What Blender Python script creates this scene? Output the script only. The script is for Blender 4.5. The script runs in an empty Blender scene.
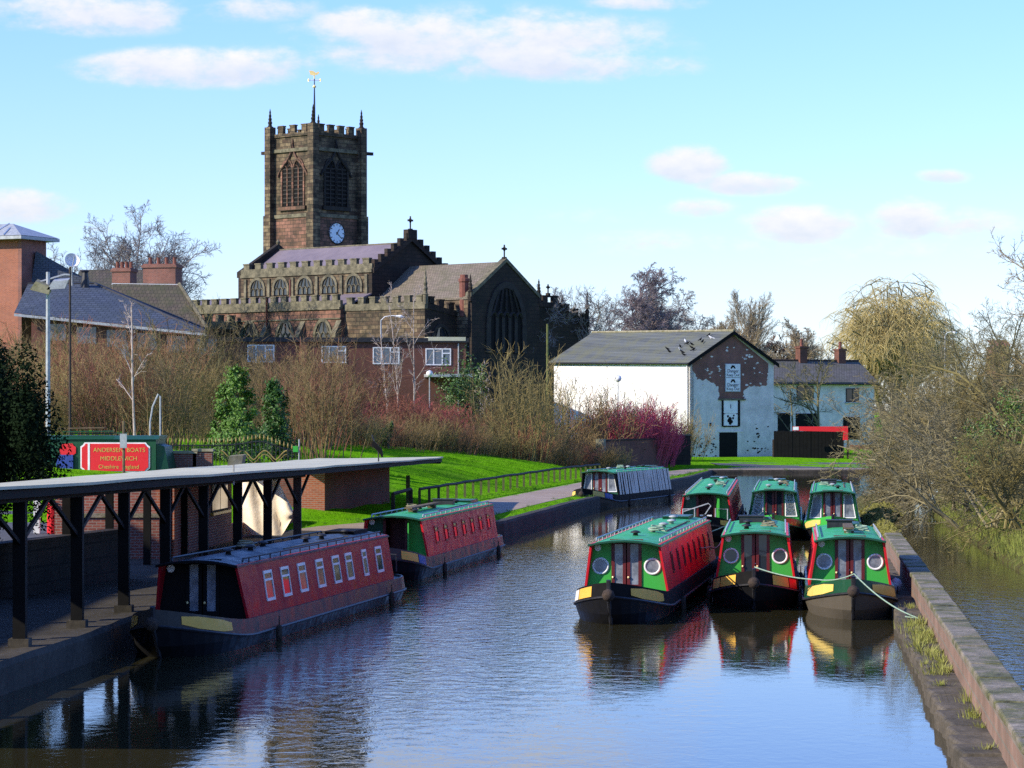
import bpy, math, random
from mathutils import Vector, Matrix
R = math.radians
C = bpy.context.scene.collection
F, HZ, CAMZ = 2700.0, 408.0, 4.5

def pt(px, s, z=0.0):                      # a point seen in column px at scale s (pixels per metre), height z
    return Vector(((px - 512) / s, F / s, z))
def gp(px, py, z=0.0):                     # a point on the level z seen at (px, py)
    return pt(px, (py - HZ) / (CAMZ - z), z)

# ------------------------------------------------------------------ mesh building
class MB:
    def __init__(s): s.v = []; s.f = []; s.mi = []; s.m = 0
    def add(s, vs, fs):
        o = len(s.v); s.v.extend([tuple(p) for p in vs])
        s.f.extend([tuple(i + o for i in f) for f in fs]); s.mi.extend([s.m] * len(fs)); return s
    def box(s, x0, y0, z0, x1, y1, z1):
        return s.add([(x0,y0,z0),(x1,y0,z0),(x1,y1,z0),(x0,y1,z0),(x0,y0,z1),(x1,y0,z1),(x1,y1,z1),(x0,y1,z1)],
                     [(3,2,1,0),(4,5,6,7),(0,1,5,4),(1,2,6,5),(2,3,7,6),(3,0,4,7)])
    def prism(s, pts, vec):                # polygon pts pushed along vec
        n = len(pts); a = [Vector(p) for p in pts]; vec = Vector(vec); b = [p + vec for p in a]
        nrm = Vector((0,0,0))
        for i in range(n): nrm += a[i].cross(a[(i+1) % n])
        flip = nrm.dot(vec) > 0
        f0 = tuple(range(n)); f1 = tuple(range(n, 2*n))
        fs = [f0[::-1] if flip else f0, f1 if flip else f1[::-1]]
        for i in range(n):
            j = (i+1) % n
            q = (i, j, n+j, n+i); fs.append(q if flip else q[::-1])
        return s.add(a + b, fs)
    def tube(s, pts, rad, n=6, cap=True):
        pts = [Vector(p) for p in pts]; k = len(pts)
        if not hasattr(rad, '__len__'): rad = [rad] * k
        vs = []; ref = None
        for i, p in enumerate(pts):
            t = (pts[min(i+1, k-1)] - pts[max(i-1, 0)])
            if t.length < 1e-9: t = Vector((0,0,1))
            t.normalize()
            if ref is None: ref = Vector((1,0,0)) if abs(t.x) < .8 else Vector((0,1,0))
            u = (ref - t * ref.dot(t))
            if u.length < 1e-6: u = t.orthogonal()
            u.normalize(); w = t.cross(u); ref = u
            for j in range(n):
                a = 2 * math.pi * j / n
                vs.append(p + (u * math.cos(a) + w * math.sin(a)) * rad[i])
        fs = []
        for i in range(k-1):
            for j in range(n):
                j2 = (j+1) % n
                fs.append((i*n+j, i*n+j2, (i+1)*n+j2, (i+1)*n+j))
        if cap:
            fs.append(tuple(range(n))[::-1]); fs.append(tuple((k-1)*n + j for j in range(n)))
        return s.add(vs, fs)
    def lathe(s, prof, c=(0,0,0), n=12):   # prof: (radius, z)
        c = Vector(c); vs = []; fs = []
        for r, z in prof:
            for j in range(n):
                a = 2*math.pi*j/n; vs.append(c + Vector((r*math.cos(a), r*math.sin(a), z)))
        for i in range(len(prof)-1):
            for j in range(n):
                j2 = (j+1) % n; fs.append((i*n+j, i*n+j2, (i+1)*n+j2, (i+1)*n+j))
        fs.append(tuple(range(n))[::-1]); fs.append(tuple((len(prof)-1)*n + j for j in range(n)))
        return s.add(vs, fs)
    def torus(s, c, u, w, r, t, n=20, m=6):
        c, u, w = Vector(c), Vector(u).normalized(), Vector(w).normalized(); nn = u.cross(w); vs = []; fs = []
        for i in range(n):
            a = 2*math.pi*i/n; d = u*math.cos(a) + w*math.sin(a)
            for j in range(m):
                b = 2*math.pi*j/m; vs.append(c + d*(r + t*math.cos(b)) + nn*(t*math.sin(b)))
        for i in range(n):
            for j in range(m):
                fs.append((i*m+j, ((i+1)%n)*m+j, ((i+1)%n)*m+(j+1)%m, i*m+(j+1)%m))
        return s.add(vs, fs)
    def disc(s, c, u, w, r, n=20, thick=.01):
        c, u, w = Vector(c), Vector(u).normalized(), Vector(w).normalized()
        return s.prism([c + (u*math.cos(2*math.pi*i/n) + w*math.sin(2*math.pi*i/n))*r for i in range(n)], u.cross(w)*thick)
    def grid(s, rows):                     # rows of points -> quads
        k = len(rows[0]); vs = [p for r in rows for p in r]
        return s.add(vs, [(i*k+j, i*k+j+1, (i+1)*k+j+1, (i+1)*k+j) for i in range(len(rows)-1) for j in range(k-1)])
    def build(s, name, mats, parent=None, smooth=False):
        me = bpy.data.meshes.new(name); me.from_pydata(s.v, [], s.f)
        if not isinstance(mats, (list, tuple)): mats = [mats]
        for m in mats: me.materials.append(m)
        if len(mats) > 1: me.polygons.foreach_set('material_index', s.mi)
        if smooth: me.polygons.foreach_set('use_smooth', [True] * len(me.polygons))
        me.update()
        o = bpy.data.objects.new(name, me); C.objects.link(o)
        if parent: o.parent = parent
        return o

def tag(o, label=None, cat=None, group=None, kind=None):
    if label: o['label'] = label
    if cat: o['category'] = cat
    if group: o['group'] = group
    if kind: o['kind'] = kind
    return o
def thing(name, label, cat, loc=(0,0,0), rz=0, group=None):
    o = bpy.data.objects.new(name, None); C.objects.link(o); o.location = loc; o.rotation_euler = (0,0,rz); o.empty_display_size = .3
    return tag(o, label, cat, group)
def dup(root, loc, rz=0, scale=None, label=None, group=None):
    r = root.copy(); C.objects.link(r); r.location = loc; r.rotation_euler = (0,0,rz)
    if scale: r.scale = scale if hasattr(scale, '__len__') else (scale,)*3
    if label: r['label'] = label
    if group: r['group'] = group
    for ch in root.children:
        c = ch.copy(); C.objects.link(c); c.parent = r
        for g in ch.children:
            d = g.copy(); C.objects.link(d); d.parent = c
    return r
def lettering(txt, size, mat, parent, loc, rot, thick=.004, align='CENTER'):
    cu = bpy.data.curves.new('lettering', 'FONT'); cu.body = txt; cu.size = size; cu.extrude = thick
    cu.align_x = align; cu.align_y = 'CENTER'; cu.materials.append(mat)
    tmp = bpy.data.objects.new('lettering', cu); me = bpy.data.meshes.new_from_object(tmp); bpy.data.objects.remove(tmp)
    if not me.materials: me.materials.append(mat)
    o = bpy.data.objects.new('lettering', me); C.objects.link(o); o.parent = parent; o.location = loc; o.rotation_euler = rot
    return o

# ------------------------------------------------------------------ materials
def ramp(nt, fac, stops):
    r = nt.nodes.new('ShaderNodeValToRGB'); e = r.color_ramp.elements
    while len(e) < len(stops): e.new(.5)
    for k, (p, c) in enumerate(stops):
        e[k].position = p; e[k].color = (*c, 1) if len(c) == 3 else c
    nt.links.new(fac, r.inputs[0]); return r.outputs[0]
def base_mat(name):
    m = bpy.data.materials.new(name); m.use_nodes = True; nt = m.node_tree
    return m, nt, nt.nodes['Principled BSDF']
def noise(nt, vec, scale, detail=4, rough=.6, dist=0):
    n = nt.nodes.new('ShaderNodeTexNoise'); n.inputs['Scale'].default_value = scale; n.inputs['Detail'].default_value = detail
    n.inputs['Roughness'].default_value = rough; n.inputs['Distortion'].default_value = dist
    if vec: nt.links.new(vec, n.inputs['Vector'])
    return n.outputs['Fac']
def coord(nt, which='Object'):
    return nt.nodes.new('ShaderNodeTexCoord').outputs[which]
def mapping(nt, vec, scale):
    mp = nt.nodes.new('ShaderNodeMapping'); mp.inputs['Scale'].default_value = scale; nt.links.new(vec, mp.inputs[0]); return mp.outputs[0]
def mixc(nt, fac, a, b, mode='MIX'):
    m = nt.nodes.new('ShaderNodeMix'); m.data_type = 'RGBA'; m.blend_type = mode
    for sock, v in ((m.inputs[0], fac), (m.inputs[6], a), (m.inputs[7], b)):
        if isinstance(v, (int, float)): sock.default_value = v
        elif isinstance(v, tuple): sock.default_value = (*v, 1)
        else: nt.links.new(v, sock)
    return m.outputs[2]
def math_(nt, op, a, b=None, c=None, clamp=False):
    m = nt.nodes.new('ShaderNodeMath'); m.operation = op; m.use_clamp = clamp
    for i, v in enumerate((a, b, c)):
        if v is None: continue
        if isinstance(v, (int, float)): m.inputs[i].default_value = v
        else: nt.links.new(v, m.inputs[i])
    return m.outputs[0]
def bump(nt, bsdf, h, strength=.3, dist=.02):
    b = nt.nodes.new('ShaderNodeBump'); b.inputs['Strength'].default_value = strength; b.inputs['Distance'].default_value = dist
    nt.links.new(h, b.inputs['Height']); nt.links.new(b.outputs[0], bsdf.inputs['Normal'])
def mat(name, c1, c2=None, scale=3.0, rough=.7, bs=.2, bd=.01, spec=.3, fine=0, metal=0, stops=(.35,.65)):
    """two-tone weathered surface"""
    m, nt, b = base_mat(name); v = coord(nt)
    if c2 is None: c2 = tuple(x * .7 for x in c1)
    f = noise(nt, v, scale, 6, .65)
    col = ramp(nt, f, [(stops[0], c2), (stops[1], c1)])
    if fine:
        col = mixc(nt, fine, col, ramp(nt, noise(nt, v, scale * 9, 3), [(.35, (.25,.25,.25)), (.7, (1,1,1))]), 'MULTIPLY')
    nt.links.new(col, b.inputs['Base Color'])
    b.inputs['Roughness'].default_value = rough; b.inputs['Specular IOR Level'].default_value = spec; b.inputs['Metallic'].default_value = metal
    if bs: bump(nt, b, noise(nt, v, scale * 5, 4), bs, bd)
    return m
def wall_uv(nt):
    v = coord(nt); sp = nt.nodes.new('ShaderNodeSeparateXYZ'); nt.links.new(v, sp.inputs[0])
    cb = nt.nodes.new('ShaderNodeCombineXYZ'); nt.links.new(math_(nt, 'ADD', sp.outputs[0], sp.outputs[1]), cb.inputs[0]); nt.links.new(sp.outputs[2], cb.inputs[1])
    return v, cb.outputs[0], sp
def brick_mat(name, c1, c2, mortar, bw=.225, bh=.075, ms=.012, dirt=(.03,.025,.02), dirt_amt=.5, dscale=.6, rough=.85):
    m, nt, b = base_mat(name); v, uv, sp = wall_uv(nt)
    t = nt.nodes.new('ShaderNodeTexBrick'); nt.links.new(uv, t.inputs['Vector'])
    t.inputs['Color1'].default_value = (*c1, 1); t.inputs['Color2'].default_value = (*c2, 1); t.inputs['Mortar'].default_value = (*mortar, 1)
    t.inputs['Scale'].default_value = 1; t.inputs['Brick Width'].default_value = bw; t.inputs['Row Height'].default_value = bh
    t.inputs['Mortar Size'].default_value = ms; t.inputs['Mortar Smooth'].default_value = .3; t.inputs['Bias'].default_value = 0
    f = ramp(nt, noise(nt, v, dscale, 7, .7), [(.38, (1,1,1)), (.68, (0,0,0))])
    f2 = math_(nt, 'MULTIPLY', f, dirt_amt)
    nt.links.new(mixc(nt, f2, t.outputs[0], dirt), b.inputs['Base Color'])
    b.inputs['Roughness'].default_value = rough; b.inputs['Specular IOR Level'].default_value = .2
    bump(nt, b, t.outputs['Fac'], -.4, .01)
    return m
def tile_mat(name, c1, c2, bw=.3, bh=.25, moss=(.06,.07,.02), moss_amt=.4, slope_axis='Y', rough=.7):
    m, nt, b = base_mat(name); v = coord(nt)
    sp = nt.nodes.new('ShaderNodeSeparateXYZ'); nt.links.new(v, sp.inputs[0]); cb = nt.nodes.new('ShaderNodeCombineXYZ')
    nt.links.new(sp.outputs[0 if slope_axis == 'Y' else 1], cb.inputs[0]); nt.links.new(math_(nt, 'MULTIPLY', sp.outputs[2], 1.6), cb.inputs[1])
    t = nt.nodes.new('ShaderNodeTexBrick'); nt.links.new(cb.outputs[0], t.inputs['Vector'])
    t.inputs['Color1'].default_value = (*c1, 1); t.inputs['Color2'].default_value = (*c2, 1); t.inputs['Mortar'].default_value = (*[x*.35 for x in c2], 1)
    t.inputs['Scale'].default_value = 1; t.inputs['Brick Width'].default_value = bw; t.inputs['Row Height'].default_value = bh; t.inputs['Mortar Size'].default_value = .02
    f = math_(nt, 'MULTIPLY', ramp(nt, noise(nt, v, .7, 6, .7), [(.42, (0,0,0)), (.62, (1,1,1))]), moss_amt)
    nt.links.new(mixc(nt, f, t.outputs[0], moss), b.inputs['Base Color'])
    b.inputs['Roughness'].default_value = rough; b.inputs['Specular IOR Level'].default_value = .3
    bump(nt, b, t.outputs['Fac'], -.5, .02)
    return m
def plant_mat(name, cols, rough=.8, spec=.15, trans=0, nscale=6.0):
    """colour varies per plant and along it"""
    m, nt, b = base_mat(name)
    oi = nt.nodes.new('ShaderNodeObjectInfo'); f = noise(nt, coord(nt), nscale, 2)
    mixf = math_(nt, 'ADD', math_(nt, 'MULTIPLY', oi.outputs['Random'], .55), math_(nt, 'MULTIPLY', f, .5), clamp=True)
    n = len(cols); nt.links.new(ramp(nt, mixf, [(.1 + .8*i/max(1, n-1), c) for i, c in enumerate(cols)]), b.inputs['Base Color'])
    b.inputs['Roughness'].default_value = rough; b.inputs['Specular IOR Level'].default_value = spec
    if trans:
        b.inputs['Subsurface Weight'].default_value = 0
    return m
def paint(name, c, rough=.35, dirt=.35, scale=2.5, spec=None):
    m, nt, b = base_mat(name); v = coord(nt)
    f = ramp(nt, noise(nt, v, scale, 7, .7), [(.42, (0,0,0)), (.75, (1,1,1))])
    col = mixc(nt, math_(nt, 'MULTIPLY', f, dirt), c, tuple(x*.5+.002 for x in c))
    nt.links.new(col, b.inputs['Base Color'])
    nt.links.new(ramp(nt, noise(nt, v, scale*2, 5), [(.3, (rough*.7,)*3), (.7, (min(1, rough*1.6),)*3)]), b.inputs['Roughness'])
    b.inputs['Specular IOR Level'].default_value = .28 if max(c) > .03 else .2
    if spec is not None: b.inputs['Specular IOR Level'].default_value = spec
    bump(nt, b, noise(nt, v, 5, 2), .05, .02)
    return m
def glass(name, c=(.02,.025,.03), rough=.06):
    m, nt, b = base_mat(name); b.inputs['Base Color'].default_value = (*c, 1); b.inputs['Roughness'].default_value = rough
    b.inputs['Specular IOR Level'].default_value = .6
    bump(nt, b, noise(nt, coord(nt), 2.2, 1), .06, .02)
    return m

M = {}
M['brick'] = brick_mat('brick', (.30,.085,.055), (.20,.055,.04), (.28,.22,.18), dirt_amt=.45)
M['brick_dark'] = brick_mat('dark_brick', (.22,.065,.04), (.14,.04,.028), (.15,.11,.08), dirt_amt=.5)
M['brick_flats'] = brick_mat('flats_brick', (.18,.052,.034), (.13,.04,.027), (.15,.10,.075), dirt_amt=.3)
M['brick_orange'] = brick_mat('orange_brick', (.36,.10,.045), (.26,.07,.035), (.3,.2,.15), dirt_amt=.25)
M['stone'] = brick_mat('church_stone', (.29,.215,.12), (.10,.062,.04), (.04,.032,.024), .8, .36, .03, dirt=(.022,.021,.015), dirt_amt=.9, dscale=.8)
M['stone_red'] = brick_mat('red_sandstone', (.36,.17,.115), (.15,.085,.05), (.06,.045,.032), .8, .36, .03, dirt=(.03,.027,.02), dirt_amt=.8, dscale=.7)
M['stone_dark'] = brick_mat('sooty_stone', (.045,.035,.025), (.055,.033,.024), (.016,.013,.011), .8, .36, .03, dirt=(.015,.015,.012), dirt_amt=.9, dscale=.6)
M['stone_trim'] = mat('stone_trim', (.24,.21,.13), (.07,.065,.04), 1.5, .85, .4, .03, fine=.5)
M['soot'] = mat('sooty_trim', (.035,.03,.024), (.018,.016,.013), 2, .85, .4, .02)
M['lead'] = mat('lead_roof', (.19,.155,.165), (.14,.115,.13), .6, .55, .1)
M['tile_tan'] = tile_mat('tan_tiles', (.21,.17,.125), (.16,.13,.095), moss_amt=.35)
M['tile_brown'] = tile_mat('brown_tiles', (.11,.085,.055), (.075,.06,.04), .3, .45, moss_amt=.5)
M['slate'] = tile_mat('slate', (.125,.135,.125), (.095,.105,.10), .35, .22, moss=(.13,.13,.06), moss_amt=.55)
M['slate_blue'] = tile_mat('blue_slate', (.075,.09,.115), (.055,.068,.09), .4, .25, moss_amt=.15)
M['slate_house'] = tile_mat('house_slate', (.15,.14,.125), (.115,.105,.095), .3, .22, moss_amt=.3)
M['white'] = mat('white_paint', (.80,.79,.75), (.66,.64,.58), 1.2, .6, .15)
M['white_gloss'] = paint('white_gloss', (.72,.72,.68), .35, .3)
M['cream'] = mat('cream_cloth', (.92,.80,.62), (.74,.62,.46), 1.2, .85, .4, .04)
M['render'] = mat('grey_render', (.80,.72,.64), (.58,.53,.46), 1.0, .85, .3, fine=.25)
M['black'] = mat('black_timber', (.010,.0095,.009), (.006,.006,.006), 3, .75, .3, spec=.1)
M['hull_lit_tan'] = paint('lit_tan_hull', (.10,.085,.062), .55, .8, 1.6)  # hull paint lightened to tan to imitate sun and reflections on the bow
M['hull_black'] = paint('black_hull_paint', (.009,.009,.010), .38, .5)
M['iron'] = mat('dark_iron', (.03,.03,.032), (.015,.015,.017), 6, .5, .1)
M['steel'] = mat('grey_steel', (.38,.40,.40), (.25,.26,.26), 4, .4, .05)
M['wood'] = mat('weathered_wood', (.16,.115,.06), (.08,.06,.035), 4, .85, .4)
M['wood_dark'] = mat('dark_wood', (.06,.04,.03), (.03,.022,.018), 4, .8, .3)
M['moss_wood'] = mat('mossy_pole', (.12,.14,.035), (.07,.07,.03), 3, .85, .3)
M['gold'] = mat('gold_paint', (.60,.42,.09), (.4,.26,.05), 5, .4, .05)
M['ochre_dull'] = mat('dull_gold', (.34,.25,.07), (.16,.11,.03), 5, .6, .1)
M['gilt'] = mat('gilt_metal', (.85,.68,.30), (.7,.5,.2), 5, .3, .05)
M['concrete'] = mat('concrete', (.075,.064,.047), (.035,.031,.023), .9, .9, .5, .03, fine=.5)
M['ledge'] = mat('worn_ledge', (.15,.125,.09), (.07,.06,.04), 1.4, .95, .6, .03, fine=.5)
def coping_mat():
    m, nt, b = base_mat('stone_coping'); v = coord(nt)
    c = ramp(nt, noise(nt, v, 1.1, 8, .7), [(.34, (.045,.045,.018)), (.44, (.13,.13,.045)), (.52, (.21,.18,.12)), (.66, (.33,.28,.21))])
    c = mixc(nt, .6, c, ramp(nt, noise(nt, v, 14, 4), [(.35, (.3,.3,.3)), (.65, (1,1,1))]), 'MULTIPLY')
    nt.links.new(c, b.inputs['Base Color']); b.inputs['Roughness'].default_value = .95; bump(nt, b, noise(nt, v, 9, 6, .7), .9, .03); return m
M['coping'] = coping_mat()
M['brick_wall'] = brick_mat('canal_brick', (.30,.19,.14), (.24,.15,.11), (.22,.19,.15), .5, .22, .02, dirt=(.06,.05,.03), dirt_amt=.5, dscale=1.2)
M['green'] = paint('green_paint', (.045,.34,.045), .35, .2)
M['green_dark'] = paint('dark_green_paint', (.012,.065,.03), .35, .3)
M['roof_green'] = paint('roof_green', (.035,.34,.095), .45, .4, 1.6)
M['roof_dark'] = paint('roof_grey', (.030,.036,.042), .4, .5, 1.6)
M['red'] = paint('red_paint', (.68,.024,.034), .35, .3, 1.2, .1)
M['red_deep'] = paint('deep_red_paint', (.36,.012,.020), .35, .4, 1.2, .08)
M['bright_red'] = paint('bright_red_paint', (.62,.02,.025), .4, .15)
M['maroon'] = paint('maroon_paint', (.11,.014,.014), .35, .3)
M['yellow'] = paint('yellow_paint', (.70,.50,.12), .4, .15)
M['ochre'] = paint('ochre_paint', (.74,.42,.07), .45, .15)
M['blue'] = paint('blue_paint', (.04,.09,.30), .4, .3)
M['blue_tarp'] = mat('blue_sheet', (.03,.06,.28), (.02,.04,.16), 2, .5, .3, .05)
M['grey_paint'] = paint('grey_paint', (.060,.055,.047), .35, .6, 1.0, .15)
M['glass'] = glass('window_glass')
M['pane_tan'] = mat('tan_pane', (.19,.16,.10), (.06,.055,.04), 3.0, .15, 0, spec=.6)
M['curtain'] = mat('curtained_glass', (.26,.28,.31), (.07,.08,.10), 3.5, .2, 0, spec=.6)
M['pane_blue'] = glass('pale_glass', (.10,.13,.16), .08)
M['rope'] = mat('green_rope', (.30,.42,.30), (.2,.28,.2), 20, .9, .4)
M['rope_fender'] = mat('rope_fender', (.07,.05,.035), (.03,.022,.018), 14, .95, .8, .02)
M['track'] = mat('gravel_path', (.40,.31,.235), (.29,.22,.165), .8, .95, .5, .02, fine=.35)
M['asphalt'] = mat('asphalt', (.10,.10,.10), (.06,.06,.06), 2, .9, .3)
M['felt'] = mat('roofing_felt', (.56,.53,.36), (.42,.41,.29), .5, .7, .2, .02, fine=.15)
M['dish'] = mat('white_metal', (.78,.78,.76), (.6,.6,.58), 3, .35, 0)
M['clock'] = mat('clock_white', (.70,.80,.84), (.62,.72,.78), 2, .5, 0)
M['pot'] = mat('terracotta', (.20,.075,.05), (.13,.05,.035), 4, .8, .2)
M['lichen'] = mat('lichen_stone', (.30,.27,.18), (.14,.13,.06), 2, .9, .4, .02)
M['pink'] = mat('pink_plastic', (.65,.35,.36), (.8,.78,.75), 6, .5, .2)
# plants
M['twig_tan'] = plant_mat('tan_twigs', [(.11,.078,.034), (.19,.135,.06), (.25,.18,.08)])
M['twig_red'] = plant_mat('reddish_twigs', [(.16,.07,.04), (.22,.09,.055), (.21,.13,.06)])
M['twig_olive'] = plant_mat('olive_twigs', [(.15,.125,.045), (.23,.19,.07), (.19,.14,.055)])
M['twig_grey'] = plant_mat('grey_twigs', [(.18,.155,.135), (.25,.22,.19), (.21,.18,.16)])
M['twig_pale'] = plant_mat('pale_twigs', [(.27,.215,.135), (.36,.29,.18), (.31,.24,.15)])
M['twig_wine'] = plant_mat('wine_twigs', [(.20,.05,.05), (.27,.07,.065), (.22,.06,.05)])
M['twig_scrub'] = plant_mat('scrub_twigs', [(.17,.145,.07), (.25,.215,.11), (.20,.165,.085)])
M['twig_crimson'] = plant_mat('crimson_twigs', [(.42,.06,.10), (.52,.10,.15), (.44,.09,.11)])
M['twig_purple'] = plant_mat('purple_twigs', [(.18,.145,.145), (.24,.195,.19)])
M['bark'] = mat('bark', (.09,.07,.05), (.04,.033,.025), 4, .9, .6, .03)
M['bark_olive'] = mat('olive_bark', (.20,.18,.075), (.10,.085,.045), 4, .9, .5, .02)
M['birch'] = mat('birch_bark', (.50,.42,.36), (.22,.16,.13), 5, .8, .3)
M['willow'] = plant_mat('willow_twigs', [(.36,.28,.09), (.50,.40,.16), (.42,.32,.12)])
M['leaf_bright'] = plant_mat('bright_evergreen', [(.022,.065,.008), (.055,.13,.012), (.11,.20,.022)], .5, .3, nscale=9)
M['leaf_dark'] = plant_mat('dark_evergreen', [(.005,.010,.004), (.008,.017,.006), (.010,.022,.007)], .8, .05, nscale=9)
M['leaf_ivy'] = plant_mat('ivy_leaves', [(.03,.07,.012), (.07,.14,.02), (.12,.18,.03)], .45, .4, nscale=9)
M['leaf_moss'] = plant_mat('mossy_leaves', [(.09,.09,.02), (.16,.15,.03), (.20,.19,.05)], .8, .2, nscale=9)
M['grass_tuft'] = plant_mat('grass_tufts', [(.12,.16,.03), (.22,.26,.05), (.30,.22,.09)], .8, .2)
def grass_mat():
    m, nt, b = base_mat('grass'); v = coord(nt)
    n1 = noise(nt, v, .16, 5, .7); n2 = noise(nt, mapping(nt, v, (1,.28,1)), 2.2, 7, .8); n3 = noise(nt, v, .9, 5, .7)
    g = ramp(nt, n2, [(.34, (.05,.15,.004)), (.46, (.11,.31,.006)), (.6, (.135,.34,.008)), (.72, (.20,.40,.03))])
    g2 = mixc(nt, ramp(nt, n3, [(.52, (0,0,0)), (.70, (.55,.55,.55))]), g, (.17,.25,.03))
    g3 = mixc(nt, ramp(nt, n1, [(.5, (0,0,0)), (.66, (.5,.5,.5))]), g2, (.095,.22,.015))
    nt.links.new(g3, b.inputs['Base Color']); b.inputs['Roughness'].default_value = 1; b.inputs['Specular IOR Level'].default_value = 0
    bump(nt, b, n2, .9, .12)
    return m
M['grass'] = grass_mat()
def ground_mat():
    m, nt, b = base_mat('earth'); v = coord(nt)
    col = ramp(nt, noise(nt, v, .5, 6, .7), [(.36, (.05,.055,.02)), (.5, (.085,.075,.035)), (.66, (.07,.11,.02))])
    nt.links.new(col, b.inputs['Base Color']); b.inputs['Roughness'].default_value = .95
    bump(nt, b, noise(nt, v, 4, 5), .8, .1); return m
M['earth'] = ground_mat()
def bank_mat():
    m, nt, b = base_mat('bank_grass'); v = coord(nt)
    c = ramp(nt, noise(nt, v, 2.2, 8, .75), [(.36, (.035,.03,.012)), (.48, (.10,.085,.03)), (.56, (.09,.12,.02)), (.68, (.22,.17,.07))])
    nt.links.new(c, b.inputs['Base Color']); b.inputs['Roughness'].default_value = .95; b.inputs['Specular IOR Level'].default_value = .1
    bump(nt, b, noise(nt, v, 6, 6, .7), 1.0, .15); return m
M['bank'] = bank_mat()
def water_mat():
    m, nt, b = base_mat('water'); v = coord(nt)
    b.inputs['Base Color'].default_value = (.030,.027,.012,1); b.inputs['Roughness'].default_value = .035
    b.inputs['IOR'].default_value = 1.333; b.inputs['Specular IOR Level'].default_value = .95
    sp = nt.nodes.new('ShaderNodeSeparateXYZ'); nt.links.new(v, sp.inputs[0])     # a breeze ruffles the middle of the canal
    ex = math_(nt, 'DIVIDE', math_(nt, 'ADD', sp.outputs[0], 1.6), 5.2); ey = math_(nt, 'DIVIDE', math_(nt, 'SUBTRACT', sp.outputs[1], 63), 27)
    gust = math_(nt, 'SUBTRACT', 1.15, math_(nt, 'ADD', math_(nt, 'MULTIPLY', ex, ex), math_(nt, 'MULTIPLY', ey, ey)), clamp=True)
    patch = ramp(nt, noise(nt, mapping(nt, v, (.10,.045,1)), 1.0, 3), [(.38, (.25,.25,.25)), (.60, (1,1,1))])
    calm = math_(nt, 'ADD', math_(nt, 'MULTIPLY', patch, .45), math_(nt, 'MULTIPLY', gust, 1.5))
    side = math_(nt, 'MULTIPLY', math_(nt, 'SUBTRACT', math_(nt, 'SUBTRACT', sp.outputs[0], math_(nt, 'MULTIPLY', sp.outputs[1], .108)), 3.0, clamp=True), math_(nt, 'DIVIDE', math_(nt, 'SUBTRACT', 78, sp.outputs[1]), 16, clamp=True))
    calm = math_(nt, 'ADD', calm, math_(nt, 'MULTIPLY', side, 3.0))
    w1 = noise(nt, mapping(nt, v, (1.0,.75,1)), 2.9, 4, .6, .6); w2 = noise(nt, mapping(nt, v, (1,.8,1)), 6.5, 2, .5)
    h = math_(nt, 'MULTIPLY', math_(nt, 'ADD', w1, math_(nt, 'MULTIPLY', w2, .22)), calm)
    bump(nt, b, h, 1.0, WAVE)
    return m
WAVE = .0115
M['water'] = water_mat()
# ------------------------------------------------------------------ camera, sky, sun
sc = bpy.context.scene
cam = bpy.data.cameras.new('camera'); co = bpy.data.objects.new('camera', cam); C.objects.link(co)
co.location = (0, 0, CAMZ); co.rotation_euler = (R(90), 0, 0); cam.sensor_width = 36; cam.lens = 36 * F / 1024
cam.shift_y = 24 / 1024; cam.clip_start = .5; cam.clip_end = 6000; sc.camera = co
sc.view_settings.view_transform = 'Standard'; sc.view_settings.look = 'None'; sc.view_settings.gamma = 1
sc.view_settings.use_curve_mapping = False; sc.view_settings.exposure = EXPOSURE = 0.62
sc.cycles.max_bounces = 6; sc.cycles.use_denoising = False; sc.cycles.sample_clamp_indirect = 6; sc.cycles.caustics_reflective = False; sc.cycles.caustics_refractive = False
SUN = Vector((-.90, -.43, 0)).normalized(); ELEV = R(29)
sd = Vector((SUN.x*math.cos(ELEV), SUN.y*math.cos(ELEV), math.sin(ELEV)))
sl = bpy.data.lights.new('sun', 'SUN'); so = bpy.data.objects.new('sun', sl); C.objects.link(so)
sl.energy = 4.6; sl.angle = R(.53); sl.color = (1, .90, .74); so.rotation_euler = sd.to_track_quat('Z', 'Y').to_euler(); so.location = (-40, -20, 60)
world = bpy.data.worlds.new('World'); sc.world = world; world.use_nodes = True
wt = world.node_tree; bg = wt.nodes['Background']
sky = wt.nodes.new('ShaderNodeTexSky'); sky.sky_type = 'NISHITA'; sky.sun_disc = False; sky.sun_elevation = ELEV
sky.sun_rotation = math.atan2(SUN.x, SUN.y); sky.air_density = 1.0; sky.dust_density = .25; sky.ozone_density = 1.6; sky.altitude = 0
SKYS = .098
bg.inputs['Strength'].default_value = SKYS
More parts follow.
